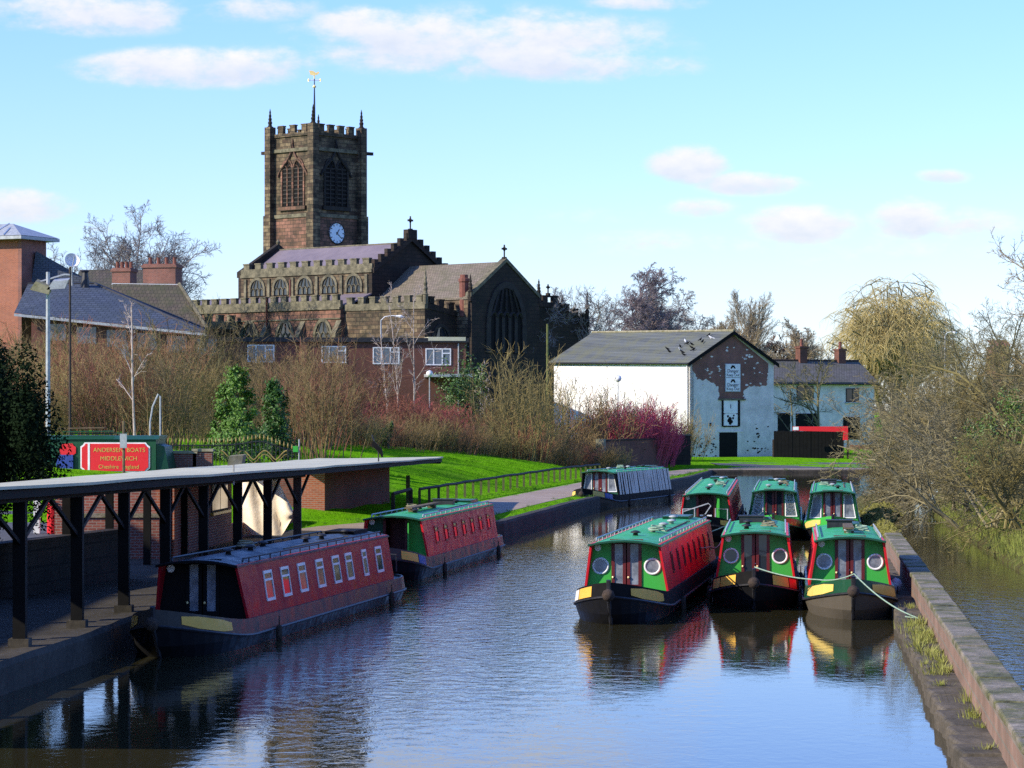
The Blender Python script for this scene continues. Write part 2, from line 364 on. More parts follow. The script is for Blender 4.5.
def build_sky():
    nt = wt; g = coord(nt, 'Generated'); sp = nt.nodes.new('ShaderNodeSeparateXYZ'); nt.links.new(g, sp.inputs[0])
    y = math_(nt, 'MAXIMUM', sp.outputs[1], .05)
    az = math_(nt, 'DIVIDE', sp.outputs[0], y); el = math_(nt, 'DIVIDE', sp.outputs[2], y)
    wob = nt.nodes.new('ShaderNodeCombineXYZ'); nt.links.new(az, wob.inputs[0]); nt.links.new(math_(nt, 'MULTIPLY', el, 1.9), wob.inputs[1])
    n1 = noise(nt, wob.outputs[0], 32, 8, .62); n2 = noise(nt, wob.outputs[0], 85, 5, .6)
    blobs = [(90,14,105,22,.8),(185,68,115,20,.95),(270,60,60,18,.6),(255,8,70,14,.6),(365,26,60,20,.8),(480,42,190,34,.85),(575,66,130,16,.75),
             (20,206,60,18,.8),(688,165,42,19,1.0),(748,183,58,12,.85),(700,209,40,11,.6),(800,226,62,20,.95),(910,218,42,22,.95),(968,226,60,18,.7),
             (942,177,28,8,.7),(640,2,70,9,.6),(690,243,190,14,.45),(900,252,190,14,.45),(110,228,60,9,.35),(560,215,150,10,.25)]
    fld = None; low = None
    for px, py, rx, ry, k in blobs:
        a = math_(nt, 'DIVIDE', math_(nt, 'SUBTRACT', az, (px-512)/F), rx*1.25/F); b = math_(nt, 'DIVIDE', math_(nt, 'SUBTRACT', el, (HZ-py)/F), ry*1.3/F)
        e = math_(nt, 'MULTIPLY', math_(nt, 'SUBTRACT', 1, math_(nt, 'ADD', math_(nt, 'MULTIPLY', a, a), math_(nt, 'MULTIPLY', b, b)), clamp=True), k)
        w = math_(nt, 'MULTIPLY', e, b)
        fld = e if fld is None else math_(nt, 'MAXIMUM', fld, e)
        low = w if low is None else math_(nt, 'ADD', low, w)
    dens = math_(nt, 'ADD', fld, math_(nt, 'MULTIPLY', math_(nt, 'SUBTRACT', math_(nt, 'ADD', math_(nt, 'MULTIPLY', n1, .65), math_(nt, 'MULTIPLY', n2, .35)), .5), 2.6))
    mask = nt.nodes.new('ShaderNodeMapRange'); mask.interpolation_type = 'SMOOTHSTEP'
    nt.links.new(dens, mask.inputs[0]); mask.inputs[1].default_value = .06; mask.inputs[2].default_value = .85
    mk = math_(nt, 'MULTIPLY', mask.outputs[0], math_(nt, 'MULTIPLY', fld, 2.2, clamp=True))
    mk = math_(nt, 'MULTIPLY', mk, .92)
    lit = math_(nt, 'ADD', math_(nt, 'MULTIPLY', low, .9), math_(nt, 'ADD', .42, math_(nt, 'MULTIPLY', math_(nt, 'SUBTRACT', n2, .5), 1.2)), clamp=True)
    k = 1 / SKYS
    cc = mixc(nt, lit, (.50*k,.535*k,.60*k), (.69*k,.665*k,.655*k))
    up = math_(nt, 'MULTIPLY', math_(nt, 'SUBTRACT', sp.outputs[2], .06), 5.5, clamp=True)      # deeper blue away from the horizon
    skyc = mixc(nt, 1.0, sky.outputs[0], mixc(nt, up, SKYTINT, SKYHIGH), 'MULTIPLY')
    nt.links.new(mixc(nt, mk, skyc, cc), bg.inputs[0])
SKYTINT = (.97, 1.12, 1.66)
SKYHIGH = (.80, 1.18, 2.25)
build_sky()

# ------------------------------------------------------------------ the land and the water
# edge of the land round the canal: x, y, direction away from the water (dx, dy), how much it rises
EDGE_L = [(-9.6,4,-1,0,0),(-8.6,30,-1,0,0),(-8.0,42.2,-1,.05,0),(-7.5,47,-1,.05,0),(-7.05,54.3,-1,.08,0),(-5.6,70,-1,.08,.1),(-4.2,84,-1,.1,.35),(-2.6,90,-1,.12,.55),(-.28,94.7,-1,.16,.7),
          (2.67,114,-1,.17,.9),(6.6,137,-1,.2,1),(10.6,161,-.95,.3,.9),(12.6,177,-.7,.7,.5),(13.8,186,-.35,.94,.15),(16,186.6,-.1,1,.08),(25.4,187.5,0,1,.05),(45,190,0,1,.05),(120,196,.1,1,.05)]
PROF = [(0,.5),(5.5,.58),(7,.9),(9,1.38),(12,1.9),(15,2.3),(20,2.75),(40,3.8),(80,6.0),(130,7.0),(3000,8.0)]
def prof(d):
    for (a, za), (b, zb) in zip(PROF, PROF[1:]):
        if d <= b: return za + (zb - za) * (d - a) / (b - a)
    return PROF[-1][1]
def near_edge(x, y):
    best = (1e9, 0)
    for (x0,y0,_,_,r0), (x1,y1,_,_,r1) in zip(EDGE_L, EDGE_L[1:]):
        ex, ey = x1-x0, y1-y0; t = max(0, min(1, ((x-x0)*ex + (y-y0)*ey) / (ex*ex + ey*ey)))
        d = math.hypot(x-x0-ex*t, y-y0-ey*t)
        if d < best[0]: best = (d, r0 + (r1-r0)*t)
    return best
def drop(y):
    t = max(0, min(1, (y - 140) / 44)); return .30 * t * t * (3 - 2*t)
def gz(x, y):
    d, r = near_edge(x, y)
    z = .5 + (prof(d) - .5) * r
    z -= drop(y)
    if r < .5: z += (.5 - r) * .5 * max(0, min(1, (d - 3) / 25))
    return z
def resample(E, step):
    out = []
    for a, b in zip(E, E[1:]):
        n = max(1, int(math.hypot(b[0]-a[0], b[1]-a[1]) / step))
        for i in range(n): out.append([p + (q-p)*i/n for p, q in zip(a, b)])
    out.append(list(E[-1])); return out
rng = random.Random(5)
def strip(E, ds, zf, lift=0):
    rows = []
    for e in E:
        n = math.hypot(e[2], e[3]); dx, dy = e[2]/n, e[3]/n; row = []
        for d in ds:
            x, y = e[0] + dx*d, e[1] + dy*d; row.append((x, y, zf(x, y, d) + lift))
        rows.append(row)
    return rows
DS = [.3,1,2,3,4,5,6,7,8,9,10.5,12,14,16,18,21,25,30,37,45,55,70,90,120,170,260,450,900,2500]
EL = resample(EDGE_L, 2.5)
mb = MB(); mb.grid([r[::-1] for r in strip(EL, DS, lambda x, y, d: gz(x, y) + (0 if d < 6 else .10*math.sin(x*1.1+y*.37)*math.sin(y*.8-x*.2)))])
tag(mb.build('ground', M['grass'], smooth=True), kind='structure')
# bed under all the water, reaching out under the land
mb = MB(); mb.box(-60, -60, -1.6, 160, 420, -1.4); tag(mb.build('canal_bed', M['earth']), kind='structure')
mb = MB(); mb.add([(-12,-60,0),(160,-60,0),(160,215,0),(-12,215,0)], [(0,1,2,3)]); tag(mb.build('canal_water', M['water']), kind='structure')
# quay wall with a coping, all round the left and far bank
def kerb(E, w=.42, top=.5, mname='concrete'):
    mb = MB(); A = []; B = []
    for e in E:
        n = math.hypot(e[2], e[3]); A.append(Vector((e[0], e[1], 0))); B.append(Vector((e[0] + e[2]/n*w, e[1] + e[3]/n*w, 0)))
    rows = []
    for a, b in zip(A, B):
        j = rng.uniform(-.012, .012); ju = Vector((rng.uniform(-.02,.02), 0, 0))
        top_ = top; top = top_ - drop(a.y); rows.append([a + ju + Vector((0,0,-1.4)), a + ju + Vector((0,0,top - .06 + j)), a.lerp(b,.12) + Vector((0,0,top + .035 + j)), b + Vector((0,0,top + .03 + j)), b + Vector((0,0,-.2))]); top = top_
    mb.grid(rows); return mb
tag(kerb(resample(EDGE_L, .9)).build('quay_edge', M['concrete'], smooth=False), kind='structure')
# towpath of pale gravel
TP = [e for e in EL if e[1] > 72 and e[0] < 30]
mb = MB(); mb.grid([r[::-1] for r in strip(TP, [1.25,1.9,2.6,3.3,3.9], lambda x, y, d: gz(x, y), .012)])
tag(mb.build('towpath', M['track'], smooth=True), kind='structure')
mb = MB(); mb.grid([r[::-1] for r in strip([e for e in EL if e[1] < 89], [.40,1.2,2,3,4,4.9], lambda x, y, d: gz(x, y), .014)])
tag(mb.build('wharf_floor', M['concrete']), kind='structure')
mb = MB(); mb.grid([r[::-1] for r in strip([e for e in EL if 20 < e[1] < 90], [4.95,7,9,11,13,15,18], lambda x, y, d: gz(x, y), .016)])
tag(mb.build('yard_ground', M['asphalt']), kind='structure')
# right bank
EDGE_R = [(11.2,10,1,0,0),(12.6,45,1,0,0),(13.8,73,1,0,0),(15.6,92,1,0,0),(18,117,1,-.1,0),(22,140,.8,-.5,0),(32,158,.4,-.9,0),(60,166,0,-1,0),(120,172,0,-1,0)]
def zr(x, y, d): return .10 + min(d, 1.2)*.75 + max(0, min(d-1.2, 8))*.16 + .12*math.sin(x*1.7+y*.6)*math.sin(y*.9)*(1 if d > .4 else 0)
ER = resample(EDGE_R, 2.0)
mb = MB(); mb.grid([[(*p[:2], -1.4)] + r for p, r in ((e, strip([e], [0,.25,.6,1,1.5,2.2,3,4,5,6.5,8,10,13,17,25,40,80,200,600], zr)[0]) for e in ER)])
tag(mb.build('bank', M['bank'], smooth=True), kind='structure')
# the ledge and the overflow wall between the two waters
def wallx(Y): return 8.2 + .108*(Y - 53.5)
mb = MB()
for y0 in range(20, 76):
    j = rng.uniform(-.02,.02)
    mb.box(wallx(y0)-.44 + rng.uniform(-.04,.03), y0 + .01, -1.4, wallx(y0) + .30, y0 + .99, .26 + j)
o = mb.build('ledge', M['ledge']); bv = o.modifiers.new('edge', 'BEVEL'); bv.width = .04; bv.segments = 2; tag(o, kind='structure')
w = thing('canal_wall', 'long low brick wall with mossy stone coping between the canal and the side water', 'wall', (wallx(30), 30, 0), -math.atan(.108))
L1 = (79.6-14)/math.cos(math.atan(.108))
mb = MB(); mb.box(.0, -16, -1.4, .40, L1-16+.0, .72); mb.build('brickwork', M['brick_wall'], w)
mb = MB()
y = -16
while y < L1-16.3:
    ln = rng.uniform(.8,1.1); mb.box(-.035 + rng.uniform(-.012,.012), y, .72, .45, min(y + ln - .012, L1-16), .82 + rng.uniform(-.012,.012)); y += ln
o = mb.build('coping', M['coping'], w); bv = o.modifiers.new('edge', 'BEVEL'); bv.width = .025; bv.segments = 2
# mossy spit beyond the wall
mb = MB(); sp = []
for y0, xa, xb in [(79.5,11.05,11.5),(81,11.1,11.8),(90,12.1,12.9),(100,13.1,14.0),(108,13.9,15.2),(116,14.7,17.0),(126,15.8,18.0)]:
    row = [(xa-.15, y0, -1.4)]
    for k in range(9):
        t = k/8; row.append((xa + (xb-xa)*t, y0, -.05 + (.55 if y0 > 80 else .1)*math.sin(math.pi*min(1, max(0, t)))**.6 + rng.uniform(-.08,.08)))
    sp.append(row + [(xb+.15, y0, -1.4)])
mb.grid(sp); tag(mb.build('spit', M['bank'], smooth=True), kind='structure')
# road by the far bank; asphalt extended left stands in for a shadow band
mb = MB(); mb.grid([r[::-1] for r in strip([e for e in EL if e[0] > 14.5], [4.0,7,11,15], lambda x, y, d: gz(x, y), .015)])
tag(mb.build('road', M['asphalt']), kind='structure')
# ------------------------------------------------------------------ narrowboats
GW, ZG, ZR = .93, .53, 1.55               # cabin half-width at its foot, gunwale height, eaves height
CW = .765
BH = .30                                  # height of the bulwark band above the rubbing strake
def boat(name, label, X, Y, dirx, Lb=3.3, Lc=14.0, Ls=1.6, front='porthole', side='red', roof='roof_green', bulwark='grey_paint', panels=('yellow','ochre'),
         front_cols=('green','green'), wins=7, win='slim', p=2.7, frame='white_gloss', curtain=True, vents=5, cover=False, rail='steel', door='maroon', wing=None, group=None, plank=False, hull='hull_black'):
    root = thing(name, label, 'narrowboat', (X, Y, 0), -math.atan(dirx), 'canal narrowboats')
    ys = [(-Lb) + Lb * (i/11)**1.25 for i in range(12)] + [Lc*.35, Lc*.7, Lc] + [Lc + Ls*t for t in (.3,.6,.85,1)]
    def hw(y):
        if y < 0:
            t = (y + Lb)/Lb; return .04 + .99*max(0, 1-(1-t)**p)**.8
        if y > Lc:
            t = (y - Lc)/Ls; return 1.03*math.sqrt(max(.12, 1 - .62*t**3))
        return 1.03
    def zs(y):
        if y < 0: return ZG + .37*(-y/Lb)**1.6
        return ZG
    rr = random.Random(name + label)
    # hull below the rubbing strake
    secs = []
    for y in ys:
        w, z = hw(y), zs(y); rk = max(0, -y/Lb)**2
        prof_ = [(w*.80, -.4, .75*rk), (w*.90, 0, .42*rk), (w*.975, .22, .18*rk), (w, z-BH, 0)]
        L = [(-a, y + d, b) for a, b, d in prof_]; Rr = [(a, y + d, b) for a, b, d in prof_]
        secs.append(L[::-1] + Rr)
    h = MB(); h.grid(secs); n = len(secs[0])
    h.f.append(tuple((len(secs)-1)*n + j for j in range(n))); h.mi.append(0)
    hull = h.build('hull', M[hull], root, smooth=False)
    # bulwark / gunwale band
    g = MB()
    def band(y, v, sgn, off=0):
        w, z = hw(y), zs(y); a = w*(1 - .045*v) + off; return Vector((sgn*a, y, z - BH + BH*v))
    for sgn in (-1, 1):
        rows = []
        for y in ys:
            w = hw(y); o1, o2 = band(y, 0, sgn), band(y, 1, sgn)
            rows.append([o1, o2, Vector((sgn*max(.0, w*.955-.05), y, zs(y))), Vector((sgn*max(0, w*.955-.05), y, zs(y)-.16))])
        if sgn > 0: rows = [r[::-1] for r in rows]
        g.grid(rows)
    e0 = [band(ys[-1], 0, -1), band(ys[-1], 0, 1), band(ys[-1], 1, 1), band(ys[-1], 1, -1)]; g.add(e0, [(0,1,2,3)])
    g.build('bulwark', M[bulwark], root)
    s = MB()
    for sgn in (-1, 1):
        s.tube([band(y, 0, sgn, .012) for y in ys], .028, 5)
        s.tube([band(y, -1.05, sgn, .0) for y in ys[11:]], .018, 4)
    s.build('rubbing_strake', M['iron'], root)
    s = MB(); s.grid([[(-hw(y)*.93, y, zs(y) - .05), (0, y, zs(y) - (.02 if y < 0 else .05)), (hw(y)*.93, y, zs(y) - .05)] for y in ys]); s.build('deck', M['green_dark' if roof == 'roof_green' else 'roof_dark'], root)
    s = MB(); s.tube([(0, -Lb + .72, -.3), (0, -Lb + .34, .05), (0, -Lb + .02, .5), (0, -Lb - .05, zs(-Lb) + .05)], [.035,.04,.045,.05], 6); s.build('stem_post', M['iron'], root)
    if p <= 3: s = MB(); s.lathe([(.02,-.13),(.10,-.09),(.14,0),(.10,.09),(.02,.13)], (0, -Lb - .10, zs(-Lb) - .26), 10); s.build('bow_fender', M['rope_fender'], root, True)
    for k, (cname, sgn) in enumerate(zip(panels, (-1, 1))):
        if not cname: continue
        names = cname.split('+')
        t0, t1 = (.12, .60); wd = (t1 - t0) / len(names)
        for q, cn in enumerate(names):
            s = MB(); rows = []
            for i in range(9):
                t = t0 + wd*q + (wd - .015)*i/8; y = -Lb + Lb*t; e = .14 + .12*max(0, abs(i-4)-2)/2 * (1 if len(names) == 1 else 0)
                rows.append([band(y, e, sgn, .014), band(y, 1-e, sgn, .014)])
            if sgn > 0: rows = [r[::-1] for r in rows]
            s.grid(rows); s.build('bow_panel', M[cn], root)
    # cabin
    def sidept(sgn, y, v, off=0):
        x = GW + (CW - GW)*v; z = ZG - .03 + (ZR - ZG + .03)*v
        nx, nz = (ZR-ZG), (GW-CW); L = math.hypot(nx, nz); return Vector((sgn*(x + off*nx/L), y, z + off*nz/L))
    wingd = .34
    for sgn in (-1, 1):
        s = MB(); a, b, c, d = sidept(sgn, -wingd*.2, 0), sidept(sgn, Lc, 0), sidept(sgn, Lc, 1), sidept(sgn, -wingd, 1)
        s.prism([a, b, c, d], Vector((-sgn*.05, 0, 0)))
        sd_ = s.build('cabin_side', M[side], root)
        if cover: continue
        # gilded line along the top of the side
        s = MB(); s.tube([sidept(sgn, .05, .955, .004), sidept(sgn, Lc-.05, .955, .004)], .011, 4); s.build('coach_line', M['ochre'], sd_)
    for sgn in (-1, 1):
        for i in range(0 if cover else wins):
            yc = Lc*(.07 + .88*(i + .5)/wins) + (rr.uniform(-.12,.12) if win == 'frame' else 0); ww = {'slim': .15, 'frame': .29, 'mid': .26}[win]
            if win == 'frame' and i == wins-2: ww = .2
            v0, v1 = (.24, .80) if win == 'frame' else (.30, .76)
            fr = MB(); t = .035
            def q4(y0, y1, a0, a1, th):
                P = [sidept(sgn, y0, a0, -.01), sidept(sgn, y1, a0, -.01), sidept(sgn, y1, a1, -.01), sidept(sgn, y0, a1, -.01)]
                fr.prism(P, (sidept(sgn, 0, 0, th + .01) - sidept(sgn, 0, 0, 0)))
            y0, y1 = yc - ww, yc + ww; tv = .055
            q4(y0, y1, v0, v0+tv, .022); q4(y0, y1, v1-tv, v1, .022); q4(y0, y0+t, v0+tv, v1-tv, .022); q4(y1-t, y1, v0+tv, v1-tv, .022)
            if win != 'slim': q4(y0+t, y1-t, v0+(v1-v0)*.66, v0+(v1-v0)*.66+.04, .02)
            f = fr.build('window', M[frame], root)
            pn = MB(); pn.prism([sidept(sgn, y0+t, v0+tv, -.005), sidept(sgn, y1-t, v0+tv, -.005), sidept(sgn, y1-t, v1-tv, -.005), sidept(sgn, y0+t, v1-tv, -.005)], sidept(sgn, 0, 0, .013) - sidept(sgn, 0, 0, 0))
            pn.build('pane', M['pane_tan' if (win == 'frame' and i % 3 != 1) else 'glass'], f)
    if cover:                              # pale cloth side curtains hanging in folds
        for sgn in (-1, 1):
            s = MB(); y = .03
            while y < Lc - .2:
                w = rr.uniform(.16, .34); k = 6; sk = rr.uniform(-.07,.07); rows = []
                for i in range(k + 1):
                    t = i/k; rows.append([sidept(sgn, min(Lc, y + w*t*(1 - .25*(1-v)) + sk*(1-v)), v, .035 + .05*math.sin(math.pi*t)*(1.1 - .6*v) + .012*math.sin(9*t+y)) for v in (.02,.3,.65,.99)])
                if sgn < 0: rows = [r[::-1] for r in rows]
                s.grid(rows); y += w + rr.uniform(.05, .17)
            o = s.build('side_curtain', M['cream'], root, True)
    # roof with camber and overhang
    s = MB(); rows = []; yr0 = -wingd - .08
    for y in [yr0] + [yr0 + (Lc + .05 - yr0)*i/8 for i in range(1, 9)]:
        row = [(CW*1.04*u, y, ZR - .02 + .11*(1-u*u)) for u in (-1,-.75,-.4,0,.4,.75,1)]
        rows.append(row + [(CW*1.04*u, y, ZR - .055 + .09*(1-u*u)) for u in (1,.5,0,-.5,-1)] + [row[0]])
    s.grid(rows); k = len(rows[0]) - 1
    s.f += [tuple(range(k))[::-1], tuple((len(rows)-1)*(k+1) + j for j in range(k))]; s.mi += [0, 0]
    rf = s.build('roof', M[roof], root)
    def rz(x): return ZR - .02 + .11*(1 - (x/(CW*1.04))**2)
    s = MB(); s.tube([(CW*1.04*u, yr0 - .01, ZR - .035 + .10*(1-u*u)) for u in (-1,-.7,-.35,0,.35,.7,1)], .028, 5); s.build('roof_edge', M['green_dark' if roof == 'roof_green' else 'black'], rf)
    for sgn in (-1, 1):
        s = MB(); x = sgn*.70; s.tube([(x, .25, rz(x) + .02), (x, .32, rz(x) + .085), (x, Lc - .5, rz(x) + .085), (x, Lc - .4, rz(x) + .02)], .02, 5)
        y = .7
        while y < Lc - .6: s.tube([(x, y, rz(x) - .01), (x, y, rz(x) + .08)], .014, 4); y += .75
        s.build('handrail', M[rail], root)
    for i in range(vents):
        y = Lc*(.06 + .86*(i + .5)/vents) + rr.uniform(-.3,.3); x = rr.choice((-.22, .0, .18))
        s = MB(); s.lathe([(.07, -.02), (.05, .05), (.12, .06), (.11, .085), (.05, .11), (.01, .115)], (x, y, rz(x)), 10)
        s.build('roof_vent', M[('iron', 'steel', 'iron')[rr.randrange(3)] if roof == 'roof_green' else 'iron'], root, True)
    s = MB(); s.box(-.34, Lc - 1.5, rz(.34) - .02, .34, Lc - .2, rz(0) + .06); s.tube([(-.34, Lc-1.52, rz(.3)+.05), (.34, Lc-1.52, rz(.3)+.05)], .02, 4); s.build('hatch', M['green_dark' if roof == 'roof_green' else 'black'], root)
    for sgn in (-1, 1):                    # rope fenders hung along the hull
        for y in (Lc*.12, Lc*.92):
            q = band(y, -.1, sgn, .06); s = MB(); s.tube([q + Vector((0,0,.26)), q + Vector((0,0,.10))], .012, 4); s.lathe([(.02,.10),(.06,.06),(.065,-.18),(.03,-.22)], q, 8); s.build('fender', M['rope_fender'], root, True)
    # front of the cabin
    def hx(z): return GW + (CW - GW)*(z - ZG)/(ZR - ZG) - .045
    zf0 = ZG - .04
    cols = front_cols if front != 'open' else ('green_dark', 'green')  # left panel darker green, right brighter: shade and sun put into the paint
    dw = .33
    for sgn, cn in zip((-1, 1), cols):
        s = MB(); s.prism([(sgn*dw, 0, zf0), (sgn*hx(zf0), 0, zf0), (sgn*hx(ZR), 0, ZR), (sgn*.35, 0, ZR + .065), (sgn*dw, 0, ZR + .065)], (0, .05, 0)); fp = s.build('front_panel', M[cn], root)
        xm = (dw + hx(1.0))/2 + .0
        if front == 'porthole':
            s = MB(); s.torus((sgn*xm, -.012, 1.05), (1,0,0), (0,0,1), .165, .026, 24, 6); ph = s.build('porthole', M['white_gloss'], root, True)
            s = MB(); s.disc((sgn*xm, -.004, 1.06), (1,0,0), (0,0,1), .16, 20, .008); s.build('pane', M['curtain' if curtain else 'glass'], ph)
        elif front in ('window', 'lattice', 'plain'):
            if front == 'plain': continue
            s = MB(); z0, z1 = ZG + .13, ZR - .05; a0, a1, b1, b0 = sgn*(dw+.07), sgn*(hx(z0)-.06), sgn*(hx(z1)-.07), sgn*(dw+.07)
            P = [Vector((a0,0,z0)), Vector((a1,0,z0)), Vector((b1,0,z1)), Vector((b0,0,z1))]
            for i in range(4): s.tube([P[i] + Vector((0,-.008,0)), P[(i+1)%4] + Vector((0,-.008,0))], .026, 4)
            if front == 'lattice':
                for i in range(9):
                    t = i/8
                    for u0, u1 in ((t, min(1, t+.45)), (t, max(0, t-.45))):
                        A = P[0].lerp(P[1], u0); B = P[3].lerp(P[2], u1); s.tube([A + Vector((0,-.014,0)), B + Vector((0,-.014,0))], .007, 3)
            f = s.build('window', M['white_gloss'], root)
            s = MB(); s.prism(P, (0, -.006, 0)); s.build('pane', M['curtain' if front == 'window' else 'glass'], f)
    if front != 'open':
        for sgn in (-1, 1):
            s = MB(); a, b = sorted((sgn*.012, sgn*dw)); z0, z1 = zf0, ZR + .05
            s.box(a, -.03, z0, a + .07, .02, z1); s.box(b - .07, -.03, z0, b, .02, z1); s.box(a + .07, -.03, z0, b - .07, .02, z0 + .16); s.box(a + .07, -.03, z1 - .07, b - .07, .02, z1)
            d = s.build('door', M[door], root)
            s = MB(); s.box(a + .07, -.008, z0 + .16, b - .07, .0, z1 - .07); s.build('pane', M['curtain' if curtain else 'glass'], d)
            s = MB(); s.lathe([(.018,-.02),(.024,0),(.018,.02)], (a + (.05 if sgn < 0 and False else .035), -.05, z0 + .32), 8); s.build('handle', M['gilt'], d)
        s = MB(); s.box(-dw-.03, -.04, ZR + .05, dw + .03, .03, ZR + .09); s.build('door_lintel', M[door], root)
    else:
        s = MB(); s.box(-dw + .04, .75, .2, dw - .04, .8, ZR); s.build('inner_bulkhead', M['maroon'], root)
        for sgn in (-1, 1):
            s = MB(); s.box(*(sorted((sgn*dw, sgn*(dw-.07)))[0], -.02, zf0, sorted((sgn*dw, sgn*(dw-.07)))[1], .07, ZR + .05)); s.build('door_post', M[door], root)
        s = MB(); s.prism([(dw + .02, -.03, .6), (dw + .10, -.50, .6), (dw + .10, -.50, 1.42), (dw + .02, -.03, 1.47)], (.035, 0, 0)); s.build('open_door', M['green'], root)
    s = MB(); s.disc((-.63, -.03, ZR - .10), (1,0,0), (0,0,1), .075, 14, -.05); s.build('headlamp', M['dish'], root)
    # back of the cabin, tiller and stern post
    s = MB(); s.prism([(-hx(zf0), Lc-.05, zf0), (hx(zf0), Lc-.05, zf0), (hx(ZR), Lc-.05, ZR), (0, Lc-.05, ZR + .07), (-hx(ZR), Lc-.05, ZR)], (0, .04, 0)); s.build('rear_panel', M[door], root)
    s = MB(); e = Lc + Ls; s.tube([(0, e - .12, .4), (0, e - .12, .95), (0, e - .35, 1.12), (0, e - .95, 1.16)], .022, 6); s.build('tiller', M['iron'], root)
    s = MB(); s.tube([(-.62, e-.15, .6), (-.62, e-.15, 1.0), (0, e, 1.02), (.62, e-.15, 1.0), (.62, e-.15, .6)], .02, 5); s.build('stern_rail', M['iron'], root)
    if plank:
        s = MB(); s.box(-.10, Lc*.15, rz(.1) + .10, .12, Lc*.5, rz(.1) + .14); s.box(-.1, Lc*.2, rz(.1)-.02, .12, Lc*.22, rz(.1)+.10); s.box(-.1, Lc*.45, rz(.1)-.02, .12, Lc*.47, rz(.1)+.10)
        s.build('roof_plank', M['wood'], root)
    return root
boat('narrowboat', 'long dark roofed narrowboat with white framed windows, moored beside the open shed', -5.86, 51.2, .187, Lb=3.0, Lc=12.0, Ls=1.7, front='plain', side='red_deep', roof='roof_dark', bulwark='grey_paint', panels=('ochre','ochre'), front_cols=('black','black'), wins=8, win='frame', door='black', vents=6, rail='iron')  # front and doors coloured black to stand in for the shed's shade
boat('narrowboat', 'green roofed red narrowboat with dark doorway, moored just beyond the dark roofed boat', -3.12, 72.2, .157, Lb=2.2, Lc=11.4, Ls=1.6, front='open', side='red', bulwark='grey_paint', panels=('ochre+blue','ochre+blue'), wins=7, win='mid', frame='red_deep', p=4.5, vents=4, plank=True)
boat('narrowboat', 'leftmost of three front narrowboats, white portholes and bright red side showing', 2.5, 58.9, .158, Lb=3.2, Lc=12.6, Ls=1.6, front='porthole', side='red', bulwark='black', panels=('ochre+white_gloss','ochre'), front_cols=('green','green'), wins=8, win='slim', frame='maroon', vents=5)
boat('narrowboat', 'middle of three front narrowboats, black bow with red and yellow flashes', 5.68, 63.0, .10, Lb=3.3, Lc=6.8, Ls=1.8, side='red', bulwark='black', panels=('ochre+yellow','ochre+bright_red'), curtain=False, wins=4, frame='maroon', vents=3)
boat('narrowboat', 'rightmost of three front narrowboats, green bow with yellow flashes beside the ledge', 7.58, 60.6, .104, Lb=3.7, Lc=6.4, Ls=1.8, side='red', bulwark='green_dark', panels=('yellow','ochre'), hull='hull_lit_tan', wins=4, frame='maroon', vents=3, plank=True)
boat('narrowboat', 'narrowboat lying stern first with grey tubular rail and open doorway, left of the back row', 6.6, 91.8, .10, Lb=1.7, Lc=19.5, Ls=1.5, front='open', side='red', bulwark='black', panels=('ochre','ochre'), wins=9, frame='maroon', p=4.0, vents=5)
boat('narrowboat', 'back row narrowboat with white lattice windows and red and yellow bow flashes', 9.3, 95.7, .106, Lb=4.6, Lc=12.3, Ls=1.6, front='lattice', side='green_dark', bulwark='green', panels=('yellow','bright_red'), curtain=False, wins=6, vents=4)
boat('narrowboat', 'rightmost back row narrowboat with tall white framed front windows and pale yellow bow flash', 11.2, 94.3, .118, Lb=4.4, Lc=11.2, Ls=1.5, front='window', side='green_dark', bulwark='green', panels=('yellow','ochre'), wins=6, vents=4)
boat('narrowboat', 'far narrowboat by the towpath with pale cloth side curtains and maroon doors', 4.05, 124.0, .33, Lb=2.9, Lc=9.0, Ls=1.2, front='window', side='black', bulwark='black', hull='hull_lit_tan', panels=('yellow','yellow+blue'), front_cols=('green_dark','green_dark'), cover=True, vents=4)
# tubular rail standing on the stern of the boat in the back row
r_ = [o for o in C.objects if o.get('label', '').startswith('narrowboat lying stern first')][0]
s = MB(); s.tube([(-.75,-1.1,.6),(-.75,-1.1,1.1),(-.35,-1.15,1.12),(-.35,-1.15,.62)], .025, 5); s.tube([(.75,-1.1,.6),(.75,-1.1,1.1),(.35,-1.15,1.12),(.35,-1.15,.62)], .025, 5)
s.tube([(-.75,-.7,1.0),(.1,-.7,1.28),(.18,-.75,1.2),(-.22,-.9,.6)], .022, 5); s.build('tubular_rail', M['steel'], r_)
for x in (-.12, .12):
    s = MB(); s.box(x-.08, -.5, .6, x+.08, -.3, .88); s.build('storage_can', M['dish'], r_)

